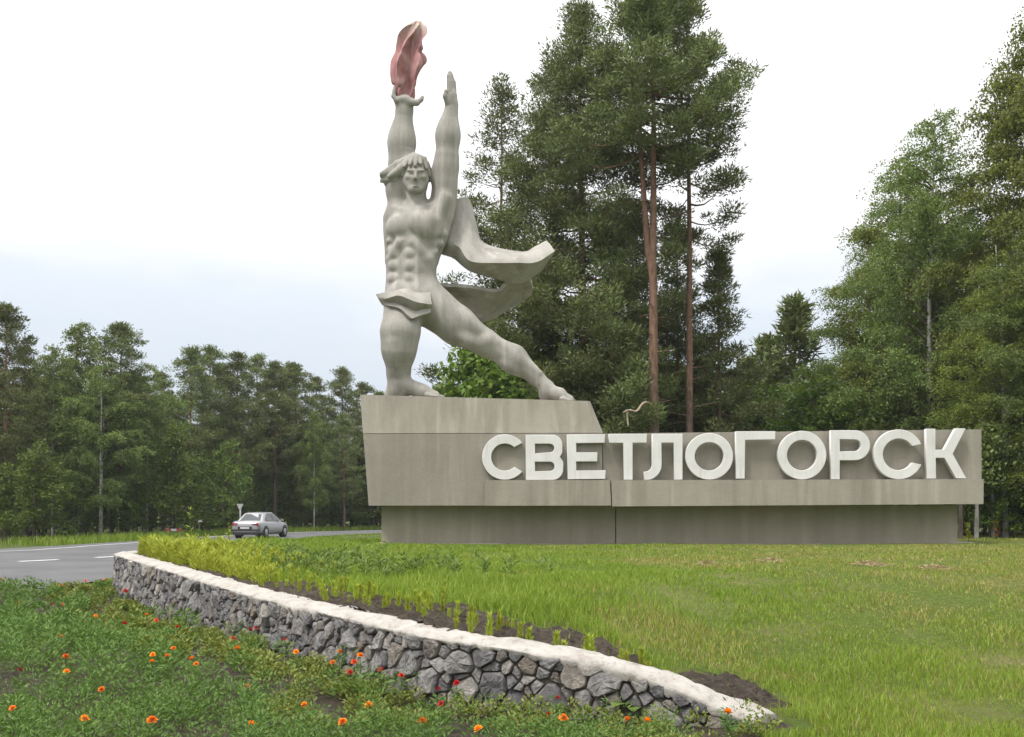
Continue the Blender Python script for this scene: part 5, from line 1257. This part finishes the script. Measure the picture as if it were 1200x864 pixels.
# broad-leaved weed rooted at the wall foot
def broad_weed(px, py, z, sc, label, seed, nleaf=9):
    r = np.random.default_rng(seed); x, y = on_plane(px, py, z); y -= .12; e = empty('broadleaf_weed', (x, y, float(bed_z(x, y)))); tag(e, label, 'weed')
    for k in range(nleaf):
        a = k * 2.4 + r.normal(0, .3); el = r.uniform(.5, 1.2); t = np.linspace(0, 1, 6); l_ = sc * r.uniform(.7, 1.2)
        d = np.array([math.cos(a), math.sin(a), 0]); s = np.array([-math.sin(a), math.cos(a), 0]); mid = d * (l_ * np.cos(el) * t * (1 + .3 * t))[:, None] + np.array([0, 0, 1]) * (l_ * np.sin(el) * t - l_ * .45 * t ** 2.5)[:, None] + np.array([0, 0, .02])
        wv = np.array([.10, .16, .5, 1, .75, .03])[:, None] * l_ * .20
        V = np.stack([mid - s * wv + [0, 0, .15 * l_ * .1], mid, mid + s * wv + [0, 0, .15 * l_ * .1]], 1).reshape(-1, 3)
        Q = [[i * 3 + j, (i + 1) * 3 + j, (i + 1) * 3 + j + 1, i * 3 + j + 1] for i in range(5) for j in range(2)]; link('leaf', mesh_np('leaf', V, [np.array(Q)], True), MATS['weed_leaves'], e)
broad_weed(738, 838, .12, .30, 'pale broad-leaved weed against the foot of the wall', 1)
broad_weed(632, 818, .13, .22, 'smaller green weed rooted at the foot of the wall', 2, 8)
broad_weed(486, 800, .13, .20, 'low rosette weed at the wall where red blooms cluster', 3, 8)

# ------------------------------------------------------------------ car
def mat_car():
    m, nt, o = new_mat('silver_paint'); bsdf(nt, o, ramp(nt, noise(nt, ocoord(nt), 3), [(.3, (.33, .325, .335)), (.7, (.38, .37, .38))]), .36, .5, .5, coat=.5)
    m, nt, o = new_mat('car_glass'); bsdf(nt, o, ramp(nt, noise(nt, ocoord(nt), 2), [(.3, (.05, .055, .06)), (.7, (.07, .075, .08))]), .12, 0, .4)
    simple('tyre', (.015, .015, .016), (.03, .03, .03), 20, .85, .2, 60); simple('rim', (.35, .35, .36), (.45, .45, .46), 8, .35, 0, 10, .8)
    simple('tail_lamp', (.22, .02, .02), (.30, .03, .03), 12, .25, 0); simple('trim_black', (.02, .02, .02), (.04, .04, .04), 12, .6, 0); simple('plate_white', (.5, .5, .5), (.62, .62, .62), 12, .5, 0)
mat_car()
car = empty('parked_car', (-14.2, 55.6, .004), R(-9)); tag(car, 'silver saloon car stopped on the road seen from behind', 'car')
def car_build():
    stn = [(-2.20, .70, .36, .78), (-2.14, .79, .27, .90), (-1.95, .83, .23, .955), (-1.45, .85, .21, .97), (-.8, .855, .20, .94), (.4, .855, .20, .92), (1.0, .855, .20, .91), (1.55, .84, .21, .85), (1.95, .79, .24, .76), (2.14, .72, .28, .68), (2.2, .60, .36, .60)]
    V = []; m = 14
    for (y, hw, zb, zt) in stn:
        half = [(0, zb), (hw * .8, zb), (hw * .97, zb + .10), (hw, zb + .28), (hw * .985, zt - .14), (hw * .93, zt - .035), (hw * .78, zt), (0, zt + .02)]
        ring = half + [(-a, b) for a, b in half[-2:0:-1]]; V += [(a, y, b) for a, b in ring]
    m = 14; n = len(stn); Q = [[i * m + j, i * m + (j + 1) % m, (i + 1) * m + (j + 1) % m, (i + 1) * m + j] for i in range(n - 1) for j in range(m)]
    bm = bmesh.new(); vs = [bm.verts.new(v) for v in V]
    for q in Q: bm.faces.new([vs[i] for i in q])
    bm.faces.new(vs[:m]); bm.faces.new(vs[-m:])
    bm_obj('body', bm, MATS['silver_paint'], car, smooth=True)
    # cabin with rounded roof
    bot = [(-1.62, .74), (-1.0, .80), (.3, .80), (1.12, .72)]; top = [(-.98, .54, 1.36), (-.6, .59, 1.415), (.05, .59, 1.42), (.38, .54, 1.37)]
    V = []; 
    for (yb, wb), (yt, wt, zt) in zip(bot, top): V += [(-wb, yb, .90), (-wt, yt, zt), (0, yt, zt + .03), (wt, yt, zt), (wb, yb, .90)]
    bm = bmesh.new(); vs = [bm.verts.new(v) for v in V]
    for i in range(3):
        for j in range(4): bm.faces.new([vs[i * 5 + j], vs[(i + 1) * 5 + j], vs[(i + 1) * 5 + j + 1], vs[i * 5 + j + 1]])
    bm.faces.new(vs[:5]); bm.faces.new(vs[15:]); bm.faces.new([vs[i] for i in (0, 5, 10, 15, 19, 14, 9, 4)])
    bm_obj('cabin', bm, MATS['silver_paint'], car, bevel=.03, smooth=False)
    def pane(name, quad, mat, off):
        q = np.array(quad, float); nrm = np.cross(q[1] - q[0], q[2] - q[0]); nrm /= np.linalg.norm(nrm); ctr = q.mean(0)
        if nrm @ (ctr - np.array([0, -.2, .9])) < 0: nrm = -nrm
        a = q + nrm * off; b = q - nrm * .02; obj(name, np.vstack([a, b]), [[0, 1, 2, 3], [7, 6, 5, 4], [0, 4, 5, 1], [1, 5, 6, 2], [2, 6, 7, 3], [3, 7, 4, 0]], MATS[mat], car)
    L3 = lambda a, b, t: tuple(np.array(a) + (np.array(b) - np.array(a)) * t)
    for nm, (bl, br, trp, tl) in {'rear_window': ((-.74, -1.62, .9), (.74, -1.62, .9), (.54, -.98, 1.36), (-.54, -.98, 1.36)), 'windscreen': ((-.72, 1.12, .9), (.72, 1.12, .9), (.54, .38, 1.37), (-.54, .38, 1.37))}.items():
        a = L3(L3(bl, tl, .14), L3(br, trp, .14), .08); b = L3(L3(bl, tl, .14), L3(br, trp, .14), .92); c = L3(L3(bl, tl, .92), L3(br, trp, .92), .92); d = L3(L3(bl, tl, .92), L3(br, trp, .92), .08); pane(nm, (a, b, c, d), 'car_glass', .012)
    for sx in (1, -1):
        for yb0, yb1, yt0, yt1 in ((-1.22, -.28, -.72, -.28), (-.20, .82, -.20, .18)):
            pane('side_window', [(sx * .795, yb0, .97), (sx * .797, yb1, .97), (sx * .607, yt1, 1.36), (sx * .607, yt0, 1.36)], 'car_glass', .02)
        bm = bmesh.new(); box_bm(bm, sx * .84 if sx > 0 else -.98, .98 if sx > 0 else -.84, .72, .84, .93, 1.05); bm_obj('mirror', bm, MATS['silver_paint'], car, bevel=.025)
        bm = bmesh.new(); box_bm(bm, .42 * sx if sx > 0 else -.76, .76 if sx > 0 else .42 * sx, -2.20, -2.05, .68, .84); bm_obj('tail_light', bm, MATS['tail_lamp'], car, bevel=.02)
        bm = bmesh.new(); box_bm(bm, .40 if sx > 0 else -.66, .66 if sx > 0 else -.40, 2.10, 2.205, .56, .68); bm_obj('headlight', bm, MATS['plate_white'], car, bevel=.02)
        for yy in (-1.32, 1.34):
            def disc(r0, x0, x1, seg=20):
                g = Geo(); g.tube(np.array([[x0, 0, 0], [x0 + (x1 - x0) * .15, 0, 0], [x0 + (x1 - x0) * .85, 0, 0], [x1, 0, 0], [x1, 0, 0.0001]]), [r0 * .93, r0, r0, r0 * .93, .001], seg, False); return g
            we = obj('wheel', np.vstack(disc(.315, sx * .66, sx * .868).V), [np.vstack(disc(.315, sx * .66, sx * .868).Q)], MATS['tyre'], car, True); we.location = (0, yy, .315)
            gg = disc(.20, sx * .80, sx * .876); rm = obj('rim', np.vstack(gg.V), [np.vstack(gg.Q)], MATS['rim'], we, True)
            gg = disc(.375, sx * .60, sx * .862); ar = obj('wheel_arch', np.vstack(gg.V), [np.vstack(gg.Q)], MATS['trim_black'], car, True); ar.location = (0, yy, .345)
    bm = bmesh.new(); box_bm(bm, -.40, .40, -2.225, -2.1, .50, .66); bm_obj('plate_recess', bm, MATS['trim_black'], car)
    bm = bmesh.new(); box_bm(bm, -.26, .26, -2.235, -2.2, .53, .63); bm_obj('number_plate', bm, MATS['plate_white'], car)
    bm = bmesh.new(); box_bm(bm, -.80, .80, -2.235, -1.95, .42, .50); bm_obj('bumper_strip', bm, MATS['trim_black'], car, bevel=.02)
    bm = bmesh.new(); box_bm(bm, -.72, .72, -2.19, -1.8, .20, .34); bm_obj('bumper_underside', bm, MATS['trim_black'], car, bevel=.03)
car_build()

# ------------------------------------------------------------------ road sign and barrier
simple('sign_grey', (.42, .42, .41), (.52, .52, .5), 10, .5, 0, metal=.2)
simple('barrier_red', (.22, .035, .035), (.28, .05, .045), 10, .6, 0); simple('barrier_white', (.36, .36, .36), (.42, .42, .42), 10, .6, 0)
sx_, sy_ = at_px(281.5, 61), 61.0
sg = empty('road_sign', (sx_, sy_, ground_z(sx_, sy_).item())); tag(sg, 'small grey give-way triangle sign on a post behind the car', 'road sign')
g = Geo(); g.tube(np.array([[0, 0, -.1], [0, 0, 1.0], [0, 0, 1.98]]), [.045, .045, .045], 10); link('post', g.mesh('post', True), MATS['sign_grey'], sg)
bm = bmesh.new(); c = [(-.17, 1.98), (.17, 1.98), (.20, 1.93), (.04, 1.62), (-.04, 1.62), (-.20, 1.93)]
f = [bm.verts.new((a, -.062, b)) for a, b in c]; k = [bm.verts.new((a, -.05, b)) for a, b in c]; bm.faces.new(f); bm.faces.new(k[::-1])
for i in range(6): bm.faces.new([f[i], k[i], k[(i + 1) % 6], f[(i + 1) % 6]])
bm_obj('sign_panel', bm, MATS['sign_grey'], sg)
bx_, by_ = at_px(203.5, 56), 56.0
br_ = empty('barrier', (bx_, by_, ground_z(bx_, by_).item())); tag(br_, 'low red and white barrier board among the trees beyond the road', 'barrier')
for i, (a, b, mt) in enumerate(((-.45, -.14, 'barrier_red'), (-.14, .16, 'barrier_white'), (.16, .47, 'barrier_red'))):
    bm = bmesh.new(); box_bm(bm, a, b - .001, -.02, .02, .40, .53); bm_obj('board', bm, MATS[mt], br_)
for a in (-.36, .36):
    bm = bmesh.new(); box_bm(bm, a - .03, a + .03, .021, .08, -.1, .58); bm_obj('post', bm, MATS['dead_wood'], br_)

# ------------------------------------------------------------------ air: faint summer haze that softens the far wood
m, nt, o = new_mat('haze_air'); pv = nt.nodes.new('ShaderNodeVolumePrincipled'); pv.inputs['Color'].default_value = (.95, .97, 1, 1); pv.inputs['Density'].default_value = 0.00035
L(nt, pv.outputs[0], o.inputs['Volume'])
bm = bmesh.new(); box_bm(bm, -640, 640, -340, 940, -1.1, 34); tag(bm_obj('haze', bm, m), 'faint pale haze in the air over the whole place', 'haze', None, 'stuff')
